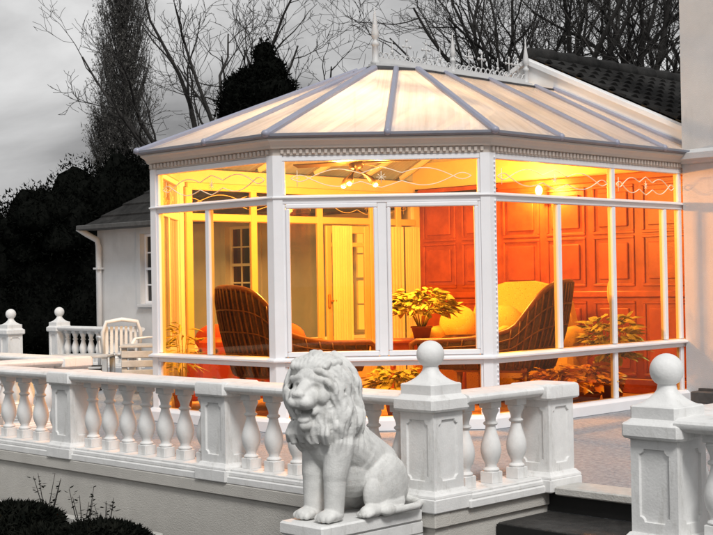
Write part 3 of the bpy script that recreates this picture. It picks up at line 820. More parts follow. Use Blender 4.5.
# gable above
m.prism([(-4.24-(3.70-ZEAV)/SL, ZEAV), (-4.24+(3.70-ZEAV)/SL, ZEAV), (-4.24, 3.70)], (0, HW, 0), (1, 0, 0), (0, 0, 1), (0, .25, 0))
m.box(AL, AL+.25, HW+.25, HW+4, GZ, ZEAV); m.build('wall', 'house', house)
for a0, a1, z0, z1 in WIN:
    lit = a0 > -8
    f = MB(); fw = .045
    f.box(a0, a0+fw, HW+.06, HW+.12, z0, z1, ch=.005); f.box(a1-fw, a1, HW+.06, HW+.12, z0, z1, ch=.005)
    f.box(a0+fw, a1-fw, HW+.06, HW+.12, z0, z0+fw, ch=.005); f.box(a0+fw, a1-fw, HW+.06, HW+.12, z1-fw, z1, ch=.005)
    zm = (z0+z1)/2; f.box(a0+fw, a1-fw, HW+.055, HW+.125, zm-.02, zm+.02)
    for k in (1, 2): xx = a0+fw+(a1-a0-2*fw)*k/3; f.box(xx-.011, xx+.011, HW+.08, HW+.115, z0+fw, z1-fw)
    for k in (1, 3): zz = z0+fw+(z1-z0-2*fw)*k/4; f.box(a0+fw, a1-fw, HW+.081, HW+.114, zz-.011, zz+.011)
    fo = f.build('window', 'upvc', house)
    g = MB(); g.box(a0+.02, a1-.02, HW+.095, HW+.101, z0+.02, z1-.02); g.build('window_pane', 'blind' if lit else 'darkglass', fo)
    s = MB(); s.box(a0-.07, a1+.07, HW-.055, HW+.06, z0-.055, z0-.002, ch=.008)
    # raised surround
    s.box(a0-.11, a0-.004, HW-.022, HW-.001, z0, z1+.1); s.box(a1+.004, a1+.11, HW-.022, HW-.001, z0, z1+.1); s.box(a0-.004, a1+.004, HW-.022, HW-.001, z1+.004, z1+.1)
    s.build('window_surround', 'house', fo)
# mahogany panelling on the part of the wall inside the conservatory
m = MB(); A0, A1 = -6.10, -2.25
m.box(A0, A1, HW-.03, HW-.003, .01, 2.40); m.box(A0, A1, HW-.07, HW-.028, 1.06, 1.13, ch=.01); m.box(A0, A1, HW-.055, HW-.028, .01, .17, ch=.008); m.box(A0, A1, HW-.075, HW-.028, 2.34, 2.42, ch=.01)
n = 6; w = (A1-A0)/n
for k in range(n):
    x0, x1 = A0+k*w, A0+(k+1)*w
    for z0, z1 in ((.22, 1.0), (1.2, 1.72), (1.78, 2.28)):
        m.box(x0+.05, x1-.05, HW-.048, HW-.029, z0-.02, z0+.012, ch=.006); m.box(x0+.05, x1-.05, HW-.048, HW-.029, z1-.012, z1+.02, ch=.006); m.box(x0+.05, x0+.082, HW-.048, HW-.029, z0+.012, z1-.012, ch=.006); m.box(x1-.082, x1-.05, HW-.048, HW-.029, z0+.012, z1-.012, ch=.006); m.box(x0+.13, x1-.13, HW-.055, HW-.029, z0+.06, z1-.06, ch=.02)
m.build('wall_panelling', 'wood', house)
m = MB(); m.box(-6.22, A0-.004, HW-.035, HW-.003, .01, 2.4); m.box(-6.22, -2.2, HW-.02, HW-.003, 2.425, 2.75); m.build('cream_wall_strip', 'cream', house)

def tiled(m, O, down, along, ncourse, step, width, per=.24, amp=.022, lift=.03):
    """overlapping courses of wavy tiles; O = ridge corner, down = unit vector down the slope"""
    O = Vector(O); down = Vector(down); along = Vector(along); nrm = along.cross(down).normalized()
    if nrm.z < 0: nrm = -nrm
    k = max(2, int(width/per*6))
    for c in range(ncourse):
        vs = []; fs = []
        for i in range(k+1):
            y = width*i/k; wv = amp*sin(2*pi*(y/per+.5*(c % 2)))
            a = O+along*y+down*(c*step)+nrm*(wv+.0); b = O+along*y+down*((c+1)*step+.02)+nrm*(wv+lift); d = O+along*y+down*((c+1)*step+.02)+nrm*(wv-.004)
            vs += [a, b, d]
        for i in range(k):
            fs += [(i*3, i*3+1, i*3+4, i*3+3), (i*3+1, i*3+2, i*3+5, i*3+4)]
        # verge end faces
        fs += [(0, 2, 1)]
        m.add(vs, fs, False)
    return m
APX = (-4.24, 3.83)
th = math.atan(SL)
m = MB()
tiled(m, (APX[0], HW-.16, APX[1]+.02), (cos(th), 0, -sin(th)), (0, 1, 0), 17, .235, 9.5)
tiled(m, (APX[0], HW-.16, APX[1]+.02), (-cos(th), 0, -sin(th)), (0, 1, 0), 8, .235, 9.5)
# solid decks below the tiles
for sg in (1, -1):
    d = Vector((sg*cos(th), 0, -sin(th))); O = Vector((APX[0], HW-.10, APX[1]-.025)); e = 4.0 if sg > 0 else 1.9
    m.add([O, O+d*e, O+d*e+Vector((0, 9.4, 0)), O+Vector((0, 9.4, 0)), O-Vector((0, 0, .05)), O+d*e-Vector((0, 0, .05)), O+d*e+Vector((0, 9.4, -.05)), O+Vector((0, 9.4, -.05))],
          [(0, 1, 2, 3), (7, 6, 5, 4), (0, 4, 5, 1), (1, 5, 6, 2), (2, 6, 7, 3), (3, 7, 4, 0)])
# ridge tiles
y = HW-.16
while y < HW+9.2:
    m.tube([(APX[0], y, APX[1]+.02), (APX[0], y+.43, APX[1]+.035)], [.10, .112], 10); y += .42
# left range: hipped roof over the wall with the sash windows
sl2 = .74; hip = 2.0; l2 = sqrt(1+sl2**2)
c0 = Vector((AL-.09, HW-.28, ZEAV-.06))
for c in range(9):
    t0, t1 = c*.25, (c+1)*.25+.02
    z0, z1 = c0.z+t0*sl2, c0.z+t1*sl2-.03
    m.add([(c0.x+t0, c0.y+t0, z0+.03), (-4.8, c0.y+t0, z0+.03), (-4.8, c0.y+t1, z1+.03), (c0.x+t1, c0.y+t1, z1+.03), (c0.x+t0, c0.y+t0, z0), (-4.8, c0.y+t0, z0)], [(0, 1, 2, 3), (4, 5, 1, 0)])
    m.add([(c0.x+t0, c0.y+t0, z0+.03), (c0.x+t1, c0.y+t1, z1+.03), (c0.x+t1, HW+4, z1+.03), (c0.x+t0, HW+4, z0+.03), (c0.x+t0, c0.y+t0, z0), (c0.x+t0, HW+4, z0)], [(0, 1, 2, 3), (0, 3, 5, 4)])
m.build('roof', 'tile', house)
# bargeboards
for sg in (1, -1):
    d = Vector((sg*cos(th), 0, -sin(th))); O = Vector((APX[0], HW-.205, APX[1]+.0)); e = 3.4 if sg > 0 else 1.9
    m = MB(); h = .29
    m.add([O, O+d*e, O+d*e-Vector((0, 0, h)), O-Vector((0, 0, h))]+[v+Vector((0, .035, 0)) for v in (O, O+d*e, O+d*e-Vector((0, 0, h)), O-Vector((0, 0, h)))],
          [(0, 1, 2, 3), (7, 6, 5, 4), (0, 4, 5, 1), (1, 5, 6, 2), (2, 6, 7, 3), (3, 7, 4, 0)])
    O2 = O-Vector((0, .03, .02)); h2 = .055
    m.add([O2, O2+d*e, O2+d*e-Vector((0, 0, h2)), O2-Vector((0, 0, h2))]+[v+Vector((0, .028, 0)) for v in (O2, O2+d*e, O2+d*e-Vector((0, 0, h2)), O2-Vector((0, 0, h2)))],
          [(0, 1, 2, 3), (7, 6, 5, 4), (0, 4, 5, 1), (1, 5, 6, 2), (2, 6, 7, 3), (3, 7, 4, 0)])
    m.build('bargeboard', 'barge', house)
# eaves gutter and downpipe at the far corner
m = MB(); m.box(AL-.11, -6.4, HW-.30, HW-.0, ZEAV-.08, ZEAV-.045); m.box(AL-.11, -6.4, HW-.34, HW-.27, ZEAV-.075, ZEAV+.0, ch=.01); m.build('soffit', 'darkbox', house)
m = MB(); m.tube([(AL-.12, HW-.30, ZEAV-.04), (AL-.06, HW-.18, ZEAV-.13), (AL+.10, HW-.07, ZEAV-.24), (AL+.12, HW-.06, ZEAV-.34), (AL+.12, HW-.06, GZ)], .05, 10); m.box(AL+.05, AL+.19, HW-.125, HW-.002, 1.55, 1.58); m.build('downpipe', 'house', house)

# two storey wing standing proud at the right
WB = 6.29
wing = thing('house_wing', 'tall pale grey rendered house wing at the right edge', 'house', (-.5, WB+1.5, GZ))
m = MB(); m.box(-2.115, 6, WB, WB+.30, GZ, 6.5); m.box(-2.115, -1.8, WB+.30, HW+.3, GZ, 6.5); m.build('wall', 'house', wing)
m = MB()
prof = [(0, 2.43), (.03, 2.435), (.045, 2.46), (.085, 2.475), (.085, 2.535), (.07, 2.545), (.03, 2.55), (0, 2.58)]
pth = [(6, WB-.003), (-2.118, WB-.003), (-2.118, WB+.35)]
pth = pth[::-1]
def sweep2(m, P, prof):
    k = len(prof); vs = []
    cols = []
    for d, z in prof:
        cols.append([(P[0][0]-d, P[0][1]), (P[1][0]-d, P[1][1]-d), (P[2][0], P[2][1]-d)])
    for i in range(3):
        for j, (d, z) in enumerate(prof): vs.append((cols[j][i][0], cols[j][i][1], z))
    m.add(vs, [(i*k+j, i*k+(j+1) % k, i*k+k+(j+1) % k, i*k+k+j) for i in range(2) for j in range(k)]+[tuple(range(k)), tuple(range(3*k-1, 2*k-1, -1))])
sweep2(m, pth, prof); m.build('string_course', 'house', wing)
m = MB(); m.box(-1.98, 3, WB-.16, WB-.004, -.004, .115, ch=.01); m.box(-1.95, 3, WB-.05, WB-.003, .117, .14); m.build('stone_plinth', 'darkbox', wing)

# ------------------------------------------------------------------ inside the conservatory
def tub_chair(label, loc, rz, group):
    """high backed tub chair with swooping carved rim, facing +X"""
    t = thing('tub_armchair', label, 'armchair', loc, rz, group)
    N = 44
    def rim(u):   # u in -1..1 round the back from one arm tip to the other
        a = u*radians(150); 
        x = -.10-.40*cos(a*.78); y = .37*sin(max(-pi/2, min(pi/2, a*.92)))
        au = abs(u)
        if au > .62: x += (au-.62)*1.75
        z = .70+.52*(1/(1+exp((au-.52)*13)))+.02*cos(u*3)
        back = (z-.70)*.34
        return Vector((x-back, y, z))
    m = MB(); vs = []; fs = []; H = 7
    for i in range(N+1):
        u = -1+2*i/N; r = rim(u); b = Vector((r.x*.88+.02+(r.z-.70)*.20, r.y*.92, .41))
        c = Vector((-.05, 0, 0)); 
        for h in range(H+1):
            p = b.lerp(r, h/H); o = Vector((p.x+.1, p.y, 0)); o.normalize() if o.length else None
            p = p+o*(.022*(1 if i % 2 else -1)*sin(pi*min(1, .15+h/H*.8))+.03*sin(pi*h/H)); vs.append(p)
    for i in range(N):
        for h in range(H): fs.append((i*(H+1)+h, i*(H+1)+h+1, (i+1)*(H+1)+h+1, (i+1)*(H+1)+h))
    m.add(vs, fs, True); o = m.build('outer_shell', 'wicker', t, local=True)
    sd = o.modifiers.new('thick', 'SOLIDIFY'); sd.thickness = .035; sd.offset = 0
    m = MB()
    for i in range(0, 35):
        u = -.97+1.94*i/34; r = rim(u); b = Vector((r.x*.88+.02+(r.z-.70)*.20, r.y*.92, .42)); pts = []
        for h in range(7):
            p = b.lerp(r, h/6); o_ = Vector((p.x+.1, p.y, 0)).normalized(); pts.append(p+o_*(.030+.03*sin(pi*h/6)))
        m.tube(pts, .010, 5)
    for hh in (.25, .5, .75):
        pts = []
        for i in range(45):
            u = -.97+1.94*i/44; r = rim(u); b = Vector((r.x*.88+.02+(r.z-.70)*.20, r.y*.92, .42)); p = b.lerp(r, hh); o_ = Vector((p.x+.1, p.y, 0)).normalized(); pts.append(p+o_*(.034+.03*sin(pi*hh)))
        m.tube(pts, .008, 5)
    m.build('cane_rods', 'cane', t, local=True)
    m = MB(); vs = []; fs = []
    for i in range(N+1):
        u = -.86+1.72*i/N; r = rim(u); b = Vector((r.x*.80+.03+(r.z-.7)*.2, r.y*.78, .45))
        for h in range(H+1):
            p = b.lerp(Vector((r.x+.05, r.y*.88, r.z-.015)), h/H); vs.append(p)
    for i in range(N):
        for h in range(H): fs.append((i*(H+1)+h, i*(H+1)+h+1, (i+1)*(H+1)+h+1, (i+1)*(H+1)+h))
    m.add(vs, fs, True); o = m.build('inner_lining', 'throw', t, local=True)
    sd = o.modifiers.new('thick', 'SOLIDIFY'); sd.thickness = .02; sd.offset = 0
    m = MB(); pts = []
    for s_ in (0,):
        pts = [rim(-1+2*i/60) for i in range(61)]
    a, z = pts[0], pts[-1]
    curl0 = [a+Vector((.0, 0, -.13)), a+Vector((.055, 0, -.10)), a+Vector((.060, 0, -.035))]
    curl1 = [z+Vector((.060, 0, -.035)), z+Vector((.055, 0, -.10)), z+Vector((.0, 0, -.13))]
    m.tube(curl0+pts+curl1, .030, 8); m.build('carved_rim', 'darkwood', t, local=True)
    m = MB(); m.box(-.36, .40, -.33, .33, .38, .44, ch=.02); m.build('seat_rail', 'darkwood', t, local=True)
    m = MB(); m.ellipsoid((.04, 0, .49), (.40, .31, .09), None, 18, 8); m.build('seat_cushion', 'throw', t, local=True)
    m = MB(); m.ellipsoid((-.02, .06, .66), (.11, .20, .17), Matrix.Rotation(-.35, 3, 'Y'), 14, 8); m.build('cushion', 'throw', t, local=True)
    for x, y in ((.34, .28), (.34, -.28), (-.32, .25), (-.32, -.25)):
        m = MB(); m.tube([(x, y, .40), (x+.01*(1 if x > 0 else -1), y, .2), (x+.03*(1 if x > 0 else -1), y, .0)], [.032, .022, .018], 8); m.build('leg', 'darkwood', t, local=True)
    return t
GC = 'tub armchairs in the conservatory'
ca, cb = site(-.70, 12.74)
c1 = tub_chair('dark tub armchair with carved rim behind the left window panes', (ca, cb, .009), radians(86), GC)
ca, cb = site(1.42, 13.05)
copy_thing(c1, 'dark backed tub armchair draped in yellow behind the right hand windows', (ca, cb, .009), radians(198))

sa, sb = site(-1.10, 13.72)
sofa = thing('floral_sofa', 'small red floral sofa inside the left conservatory corner', 'sofa', (sa, sb, .009), radians(45))
m = MB(); m.box(-.50, .60, -.36, .36, .12, .40, ch=.04); m.build('seat', 'floral', sofa, local=True)
m = MB(); m.box(-.50, .60, -.42, -.26, .12, .74, ch=.05); m.build('backrest', 'floral', sofa, local=True)
for s in (-1, 1):
    m = MB(); m.box(.05+s*.60-.08, .05+s*.60+.08, -.40, .36, .10, .58, ch=.05); m.build('armrest', 'floral', sofa, local=True)
for x, r in ((-.36, .2), (.02, .22), (.38, .19)):
    m = MB(); m.ellipsoid((x, -.18, .72), (r, .10, .15), Matrix.Rotation(.25*x, 3, 'Y'), 16, 9); m.build('cushion', 'redcush', sofa, local=True)
for x, y in ((-.46, -.36), (.55, -.36), (-.46, .3), (.55, .3)):
    m = MB(); m.lathe([(.03, 0), (.035, .06), (.03, .13)], 8, (x, y, 0)); m.build('foot', 'darkwood', sofa, local=True)

ya, yb = site(1.62, 14.15)
ys = thing('draped_sofa', 'yellow sofa under a patterned throw behind the right hand armchair', 'sofa', (ya, yb, .009), radians(20))
m = MB(); m.box(-.80, .62, -.42, .36, .02, .46, ch=.06); m.build('seat', 'throw', ys, local=True)
m = MB(); pr = [(-.50, .10), (-.52, .80), (-.46, 1.02), (-.34, 1.17), (-.12, 1.24), (.16, 1.25), (.42, 1.19), (.58, 1.02), (.64, .74), (.62, .10)]
m.prism(pr, (0, .22, 0), (1, 0, 0), (0, 0, 1), (0, .20, 0)); m.build('backrest', 'throw', ys, local=True)
for x in (-.86, .68):
    m = MB(); m.box(x-.11, x+.11, -.42, .22, .02, .62, ch=.05); m.tube([(x, -.43, .64), (x, .22, .66)], .12, 12); m.build('armrest', 'throw', ys, local=True)
for x, r in ((-.62, .22), (-.10, .22), (.38, .2)):
    m = MB(); m.ellipsoid((x, .10, .80), (r, .14, .20), None, 16, 10); m.build('cushion', 'throw', ys, local=True)

ta, tb = site(.66, 13.75)
tbl = thing('side_table', 'wooden side table carrying the big leafy plant', 'table', (ta, tb, .009), radians(45))
m = MB(); m.box(-.36, .48, -.25, .25, .64, .675, ch=.01); m.box(-.32, .44, -.21, .21, .56, .64); m.build('tabletop', 'wood', tbl, local=True)
for x, y in ((-.30, -.19), (.42, -.19), (-.30, .19), (.42, .19)):
    m = MB(); m.lathe([(.018, 0), (.024, .1), (.02, .3), (.03, .5), (.03, .56)], 8, (x, y, 0)); m.build('leg', 'wood', tbl, local=True)

def leafy(rnd, n, rad, h, z0, ll, lw, mats='leaf', droop=.4, up=.3):
    m = MB()
    for k in range(n):
        a = rnd.uniform(0, 2*pi); e = rnd.uniform(-.15, 1)
        rr = rad*(rnd.uniform(.25, 1)**.6)
        p = Vector((cos(a)*rr*sqrt(max(0, 1-e*e*.7)), sin(a)*rr*sqrt(max(0, 1-e*e*.7)), z0+h*(.35+.6*e*rnd.uniform(.6, 1))))
        d = Vector((cos(a+rnd.uniform(-.7, .7)), sin(a+rnd.uniform(-.7, .7)), rnd.uniform(-droop, up+.2))).normalized()
        s = d.cross(Vector((0, 0, 1))).normalized(); s = (s+Vector((0, 0, rnd.uniform(-.6, .6)))).normalized()
        L = ll*rnd.uniform(.6, 1.2); w = lw*rnd.uniform(.7, 1.2)
        sag = Vector((0, 0, -L*.18))
        vs = [p, p+d*L*.3+s*w, p+d*L*.65+s*w*.8+sag*.4, p+d*L+sag, p+d*L*.65-s*w*.8+sag*.4, p+d*L*.3-s*w, p+d*L*.4+Vector((0, 0, .012))]
        m.add(vs, [(0, 1, 6), (1, 2, 6), (2, 3, 6), (3, 4, 6), (4, 5, 6), (5, 0, 6)])
    return m
def potted(name, label, loc, n, rad, h, ll, lw, mat, seed, pot=(.13, .22), group='potted plants in the conservatory', stems=9):
    rnd = random.Random(seed)
    t = thing(name, label, 'plant', loc, rnd.uniform(0, 6), group)
    m = MB(); r, ph_ = pot; m.lathe([(r*.7, 0), (r*.95, ph_*.85), (r*1.05, ph_*.86), (r*1.05, ph_), (r*.9, ph_), (r*.88, ph_*.9)], 16); m.build('pot', 'pot', t, local=True)
    m = leafy(rnd, n, rad, h, ph_, ll, lw)
    m.build('foliage', mat, t, local=True)
    m = MB()
    for k in range(stems):
        a = 2*pi*k/stems+.3; m.tube([(.03*cos(a), .03*sin(a), ph_*.9), (rad*.4*cos(a), rad*.4*sin(a), ph_+h*.45), (rad*.7*cos(a), rad*.7*sin(a), ph_+h*.75)], [.008, .006, .003], 5)
    m.build('stem', mat, t, local=True)
    return t
zt = .009+.675
pa, pb = site(.66, 13.70); potted('potted_plant', 'bushy yellow green plant on the side table', (pa, pb, zt), 300, .33, .42, .13, .035, 'leaf', 11, (.11, .13))
pa, pb = site(.36, 12.45); potted('potted_plant', 'low yellow leaved plant behind the ball topped middle pier', (pa, pb, .009), 170, .26, .34, .13, .034, 'leaf', 12, (.12, .16))
pa, pb = -2.52, 5.55
t = potted('potted_plant', 'tall plant with a pale upright spathe near the right end wall', (pa, pb, .009), 240, .27, .74, .17, .035, 'leaf', 13, (.13, .24))
m = MB(); m.tube([(0, 0, .7), (.03, .03, 1.02)], .008, 6); m.ellipsoid((.035, .035, 1.12), (.035, .02, .12), None, 10, 8); m.build('spathe', 'spathe', t, local=True)
potted('potted_plant', 'low orange leaved plant by the right corner post of the conservatory', (-2.52, 4.55, .009), 190, .28, .30, .16, .034, 'croton', 14, (.12, .14))
potted('potted_plant', 'low orange leaved plant below the tall spathe plant', (-2.50, 5.12, .009), 190, .26, .30, .16, .034, 'croton', 15, (.12, .14))
pa, pb = site(-1.72, 13.05); potted('potted_plant', 'spiky thin leaved plant in the far left corner pane', (pa, pb, .009), 60, .10, .75, .22, .012, 'leaf', 16, (.10, .22), stems=5)

# ceiling fan with spotlights hanging from the ridge
FX = (AX, 3.62, 2.47)
fan = thing('ceiling_fan', 'dark ceiling fan with lit spotlights under the glass roof', 'ceiling fan', FX, radians(20))
m = MB(); m.lathe([(.03, -.07), (.07, -.05), (.075, .03), (.045, .07), (.02, .09)], 14); m.tube([(0, 0, .08), (0, 0, TZ-FX[2]-.02)], .012, 8); m.build('hub', 'fan', fan, local=True)
for k in range(4):
    a = k*pi/2; m = MB()
    T = Matrix.Rotation(a, 4, 'Z') @ Matrix.Rotation(radians(12), 4, 'X')
    m.box(.09, .68, -.055, .055, -.006, .006, T, .003); m.build('blade', 'fan', fan, local=True)
for k in range(3):
    a = radians(35+120*k); d = Vector((cos(a), sin(a), 0)); m = MB()
    m.tube([Vector((0, 0, -.06)), d*.10+Vector((0, 0, -.12)), d*.15+Vector((0, 0, -.16)), d*.19+Vector((0, 0, -.21))], [.010, .012, .03, .036], 10)
    h = m.build('spotlight', 'fan', fan, local=True)
    m = MB(); m.ellipsoid(d*.197+Vector((0, 0, -.222)), (.026, .026, .02), None, 10, 6); m.build('bulb', 'bulb', h, local=True)

# wall lamp on the panelling
wl = thing('wall_lamp', 'lit wall lamp high on the panelled wall', 'lamp', (-4.1, HW-.08, 2.18))
m = MB(); m.lathe([(.05, -.02), (.05, .02)], 12); m.tube([(0, .0, 0), (0, -.10, .02), (0, -.12, .06)], .010, 6); m.build('bracket', 'handle', wl, local=True)
m = MB(); m.ellipsoid((0, -.12, .11), (.04, .04, .055), None, 12, 8); m.build('bulb', 'bulb', wl, local=True)

# ------------------------------------------------------------------ terrace furniture at the left
def garden_chair(label, loc, rz, group):
    t = thing('plastic_chair', label, 'chair', loc, rz, group)
    m = MB(); m.box(-.22, .24, -.22, .22, .40, .43, ch=.012); m.build('seat', 'plastic', t, local=True)
    m = MB(); pts = []
    for k in range(7):
        y = -.18+.06*k; m.box(-.25, -.235, y-.018, y+.018, .44, .80, Matrix.Translation((-.02, 0, 0)) @ Matrix.Rotation(-.14, 4, 'Y') @ Matrix.Translation((.10, 0, 0)))
    m.tube([(-.24, -.22, .43), (-.31, -.235, .70), (-.345, -.19, .83), (-.355, 0, .86), (-.345, .19, .83), (-.31, .235, .70), (-.24, .22, .43)], .026, 8); m.build('backrest', 'plastic', t, local=True)
    for s in (-1, 1):
        m = MB(); m.tube([(-.29, s*.235, .63), (-.05, s*.265, .64), (.18, s*.265, .63), (.25, s*.25, .58)], .022, 8, flat=.6); m.build('armrest', 'plastic', t, local=True)
        m = MB(); m.tube([(.25, s*.25, .60), (.22, s*.235, .40), (.27, s*.25, 0)], .020, 8); m.build('leg', 'plastic', t, local=True)
        m = MB(); m.tube([(-.22, s*.22, .42), (-.30, s*.24, 0)], .022, 8); m.build('leg', 'plastic', t, local=True)
    return t
GG = 'white plastic garden chairs on the terrace'
gc = garden_chair('white plastic garden chair beyond the far balusters, with slatted back', (-9.0, 4.10, .0), radians(150), GG)
copy_thing(gc, 'white plastic garden chair partly hidden behind the conservatory corner', (-8.05, 4.05, .0), radians(-75))
t = thing('slatted_bench', 'low pale slatted bench beside the left conservatory corner', 'bench', (-7.93, 3.70, 0), radians(45))
m = MB()
for k in range(4): m.box(-.22, .22, -.30, -.275, .10+.11*k, .18+.11*k, ch=.006)
m.build('front_slats', 'greyslat', t, local=True)
m = MB()
for k in range(5): m.box(-.24, .24, -.32+.13*k, -.21+.13*k, .55, .575, ch=.006)
m.build('seat', 'greyslat', t, local=True)
for x in (-.19, .19):
    for y in (-.26, .24): m = MB(); m.box(x-.03, x+.03, y-.012, y+.048, 0, .548); m.build('leg', 'greyslat', t, local=True)
t = thing('wooden_table', 'grey weathered low table in front of the plastic chair', 'table', (-9.0, 3.55, 0), radians(45))
m = MB()
for k in range(5): m.box(-.42, .36, -.30+.12*k, -.19+.12*k, .40, .43, ch=.005)
m.build('tabletop', 'greyslat', t, local=True)
for x in (-.38, .32):
    for y in (-.26, .24): m = MB(); m.box(x-.03, x+.03, y-.03, y+.03, 0, .398); m.build('leg', 'greyslat', t, local=True)
t = thing('storage_box', 'dark grey wooden box under the weathered table', 'box', (-8.95, 3.5, 0), radians(45))
m = MB(); m.box(-.30, .26, -.2, .2, .004, .26, ch=.01); m.build('box_body', 'darkbox', t, local=True)
m = MB(); m.box(-.31, .27, -.21, .21, .262, .29, ch=.008); m.build('lid', 'greyslat', t, local=True)

# ------------------------------------------------------------------ planting
def leaf_cloud(rnd, sampler, n, size, mat_=None):
    m = MB()
    for k in range(n):
        p, nrm = sampler(rnd); s = size*rnd.uniform(.5, 1.3)
        a = Vector((rnd.uniform(-1, 1), rnd.uniform(-1, 1), rnd.uniform(-1, 1)))
        u = (a.cross(nrm)); u = u.normalized() if u.length > 1e-5 else Vector((1, 0, 0))
        w = (nrm*rnd.uniform(.2, 1.)+Vector((rnd.uniform(-1, 1), rnd.uniform(-1, 1), rnd.uniform(-.6, 1)))*.8).normalized()
        m.v += [tuple(p-u*s*.35), tuple(p+u*s*.35), tuple(p+w*s*1.3)]; o = len(m.v)-3; m.f.append((o, o+1, o+2)); m.sm.append(False)
    return m
def blob_core(m, c, r, seed, nu=20, nv=14, amp=.16, f=1.6):
    o = len(m.v); m.ellipsoid(c, r, None, nu, nv)
    for i in range(o, len(m.v)):
        v = Vector(m.v[i]); d = v-Vector(c); q = noise.noise(Vector((d.x, d.y, d.z))*f/max(.3, min(r))+Vector((seed, 0, 0))); m.v[i] = tuple(Vector(c)+d*(1+amp*q*1.6))
    return m
def dense_tree(name, label, loc, blobs, n, size, mat, group, seed, trunk_h, trunk_r=.16):
    """evergreen: lumpy inner mass hidden under many leaf faces; blobs = (centre, radii)"""
    rnd = random.Random(seed); t = thing(name, label, 'tree', loc, 0, group)
    m = MB()
    for c, r in blobs: blob_core(m, c, tuple(x*.86 for x in r), seed, 18, 12)
    A = [r[0]*r[2] for c, r in blobs]; tot = sum(A)
    def samp(rn):
        x = rn.uniform(0, tot)
        for (c, r), a in zip(blobs, A):
            x -= a
            if x <= 0: break
        d = Vector((rn.gauss(0, 1), rn.gauss(0, 1), rn.gauss(0, 1))).normalized()
        q = 1+.16*1.6*noise.noise(d*1.6*2+Vector((seed, 0, 0)))*.8
        rr = rn.uniform(.80, 1.03)*q
        return Vector((c[0]+d.x*r[0]*rr, c[1]+d.y*r[1]*rr, c[2]+d.z*r[2]*rr)), Vector((d.x, d.y, d.z+.35)).normalized()
    lc = leaf_cloud(rnd, samp, n, size); m.add(lc.v, lc.f)
    m.build('crown', mat, t, local=True)
    m = MB(); m.tube([(0, 0, 0), (0, 0, trunk_h)], [trunk_r, trunk_r*.7], 8); m.build('trunk', 'bark', t, local=True)
    return t
GE = 'dark evergreens beyond the terrace'
# (across, depth, half width, height, lean of shape)
EV = [(-11.2, 33, 1.7, 4.2, 'dark evergreen forming the low end of the hedge at the left edge'),
      (-9.7, 34, 1.6, 4.15, 'dark evergreen, second in the black mass from the left edge'),
      (-8.3, 34.5, 1.5, 4.35, 'dark evergreen in the black mass left of the downpipe'),
      (-7.2, 35, 1.4, 5.0, 'dark evergreen in the black mass just left of the poplar trunk'),
      (-6.2, 35.5, 1.3, 5.35, 'dark evergreen directly below the poplar'),
      (-5.1, 36, 1.4, 4.9, 'dark evergreen behind the low tiled roof'),
      (-4.0, 36.5, 1.4, 4.6, 'dark evergreen between the poplar and the tall conifer')]
for k, (x, y, w, h, lab) in enumerate(EV):
    a, b = site(x, y); rnd = random.Random(50+k)
    bl = [((0, 0, 1.0), (w, w, 1.7)), ((0, 0, h*.55), (w*.92, w*.9, h*.45))]
    for q in range(6): bl.append(((rnd.uniform(-.8, .8)*w, rnd.uniform(-.6, .6)*w, h*rnd.uniform(.62, .86)), (w*.36, w*.36, h*rnd.uniform(.10, .17))))
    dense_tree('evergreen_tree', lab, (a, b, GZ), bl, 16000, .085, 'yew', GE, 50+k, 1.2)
a, b = site(-2.72, 38)
cb = [((0, 0, 2.0), (1.7, 1.3, 2.4)), ((0, 0, 4.2), (1.65, 1.3, 2.2)), ((.05, 0, 5.9), (1.52, 1.1, 1.4)), ((-.40, 0, 6.9), (1.02, .9, .95)), ((.45, 0, 6.9), (1.02, .8, .95)), ((-.70, 0, 7.35), (.55, .5, .55)), ((-.2, 0, 7.5), (.55, .5, .5)), ((.45, 0, 7.6), (.60, .5, .60)), ((.28, 0, 8.15), (.34, .34, .50)), ((-1.2, 0, 6.3), (.42, .4, .8)), ((1.25, 0, 6.3), (.4, .4, .8))]
dense_tree('conifer', 'tall black conifer column rising behind the conservatory roof', (a, b, GZ), cb, 42000, .095, 'yew', None, 77, 1.5, .25)

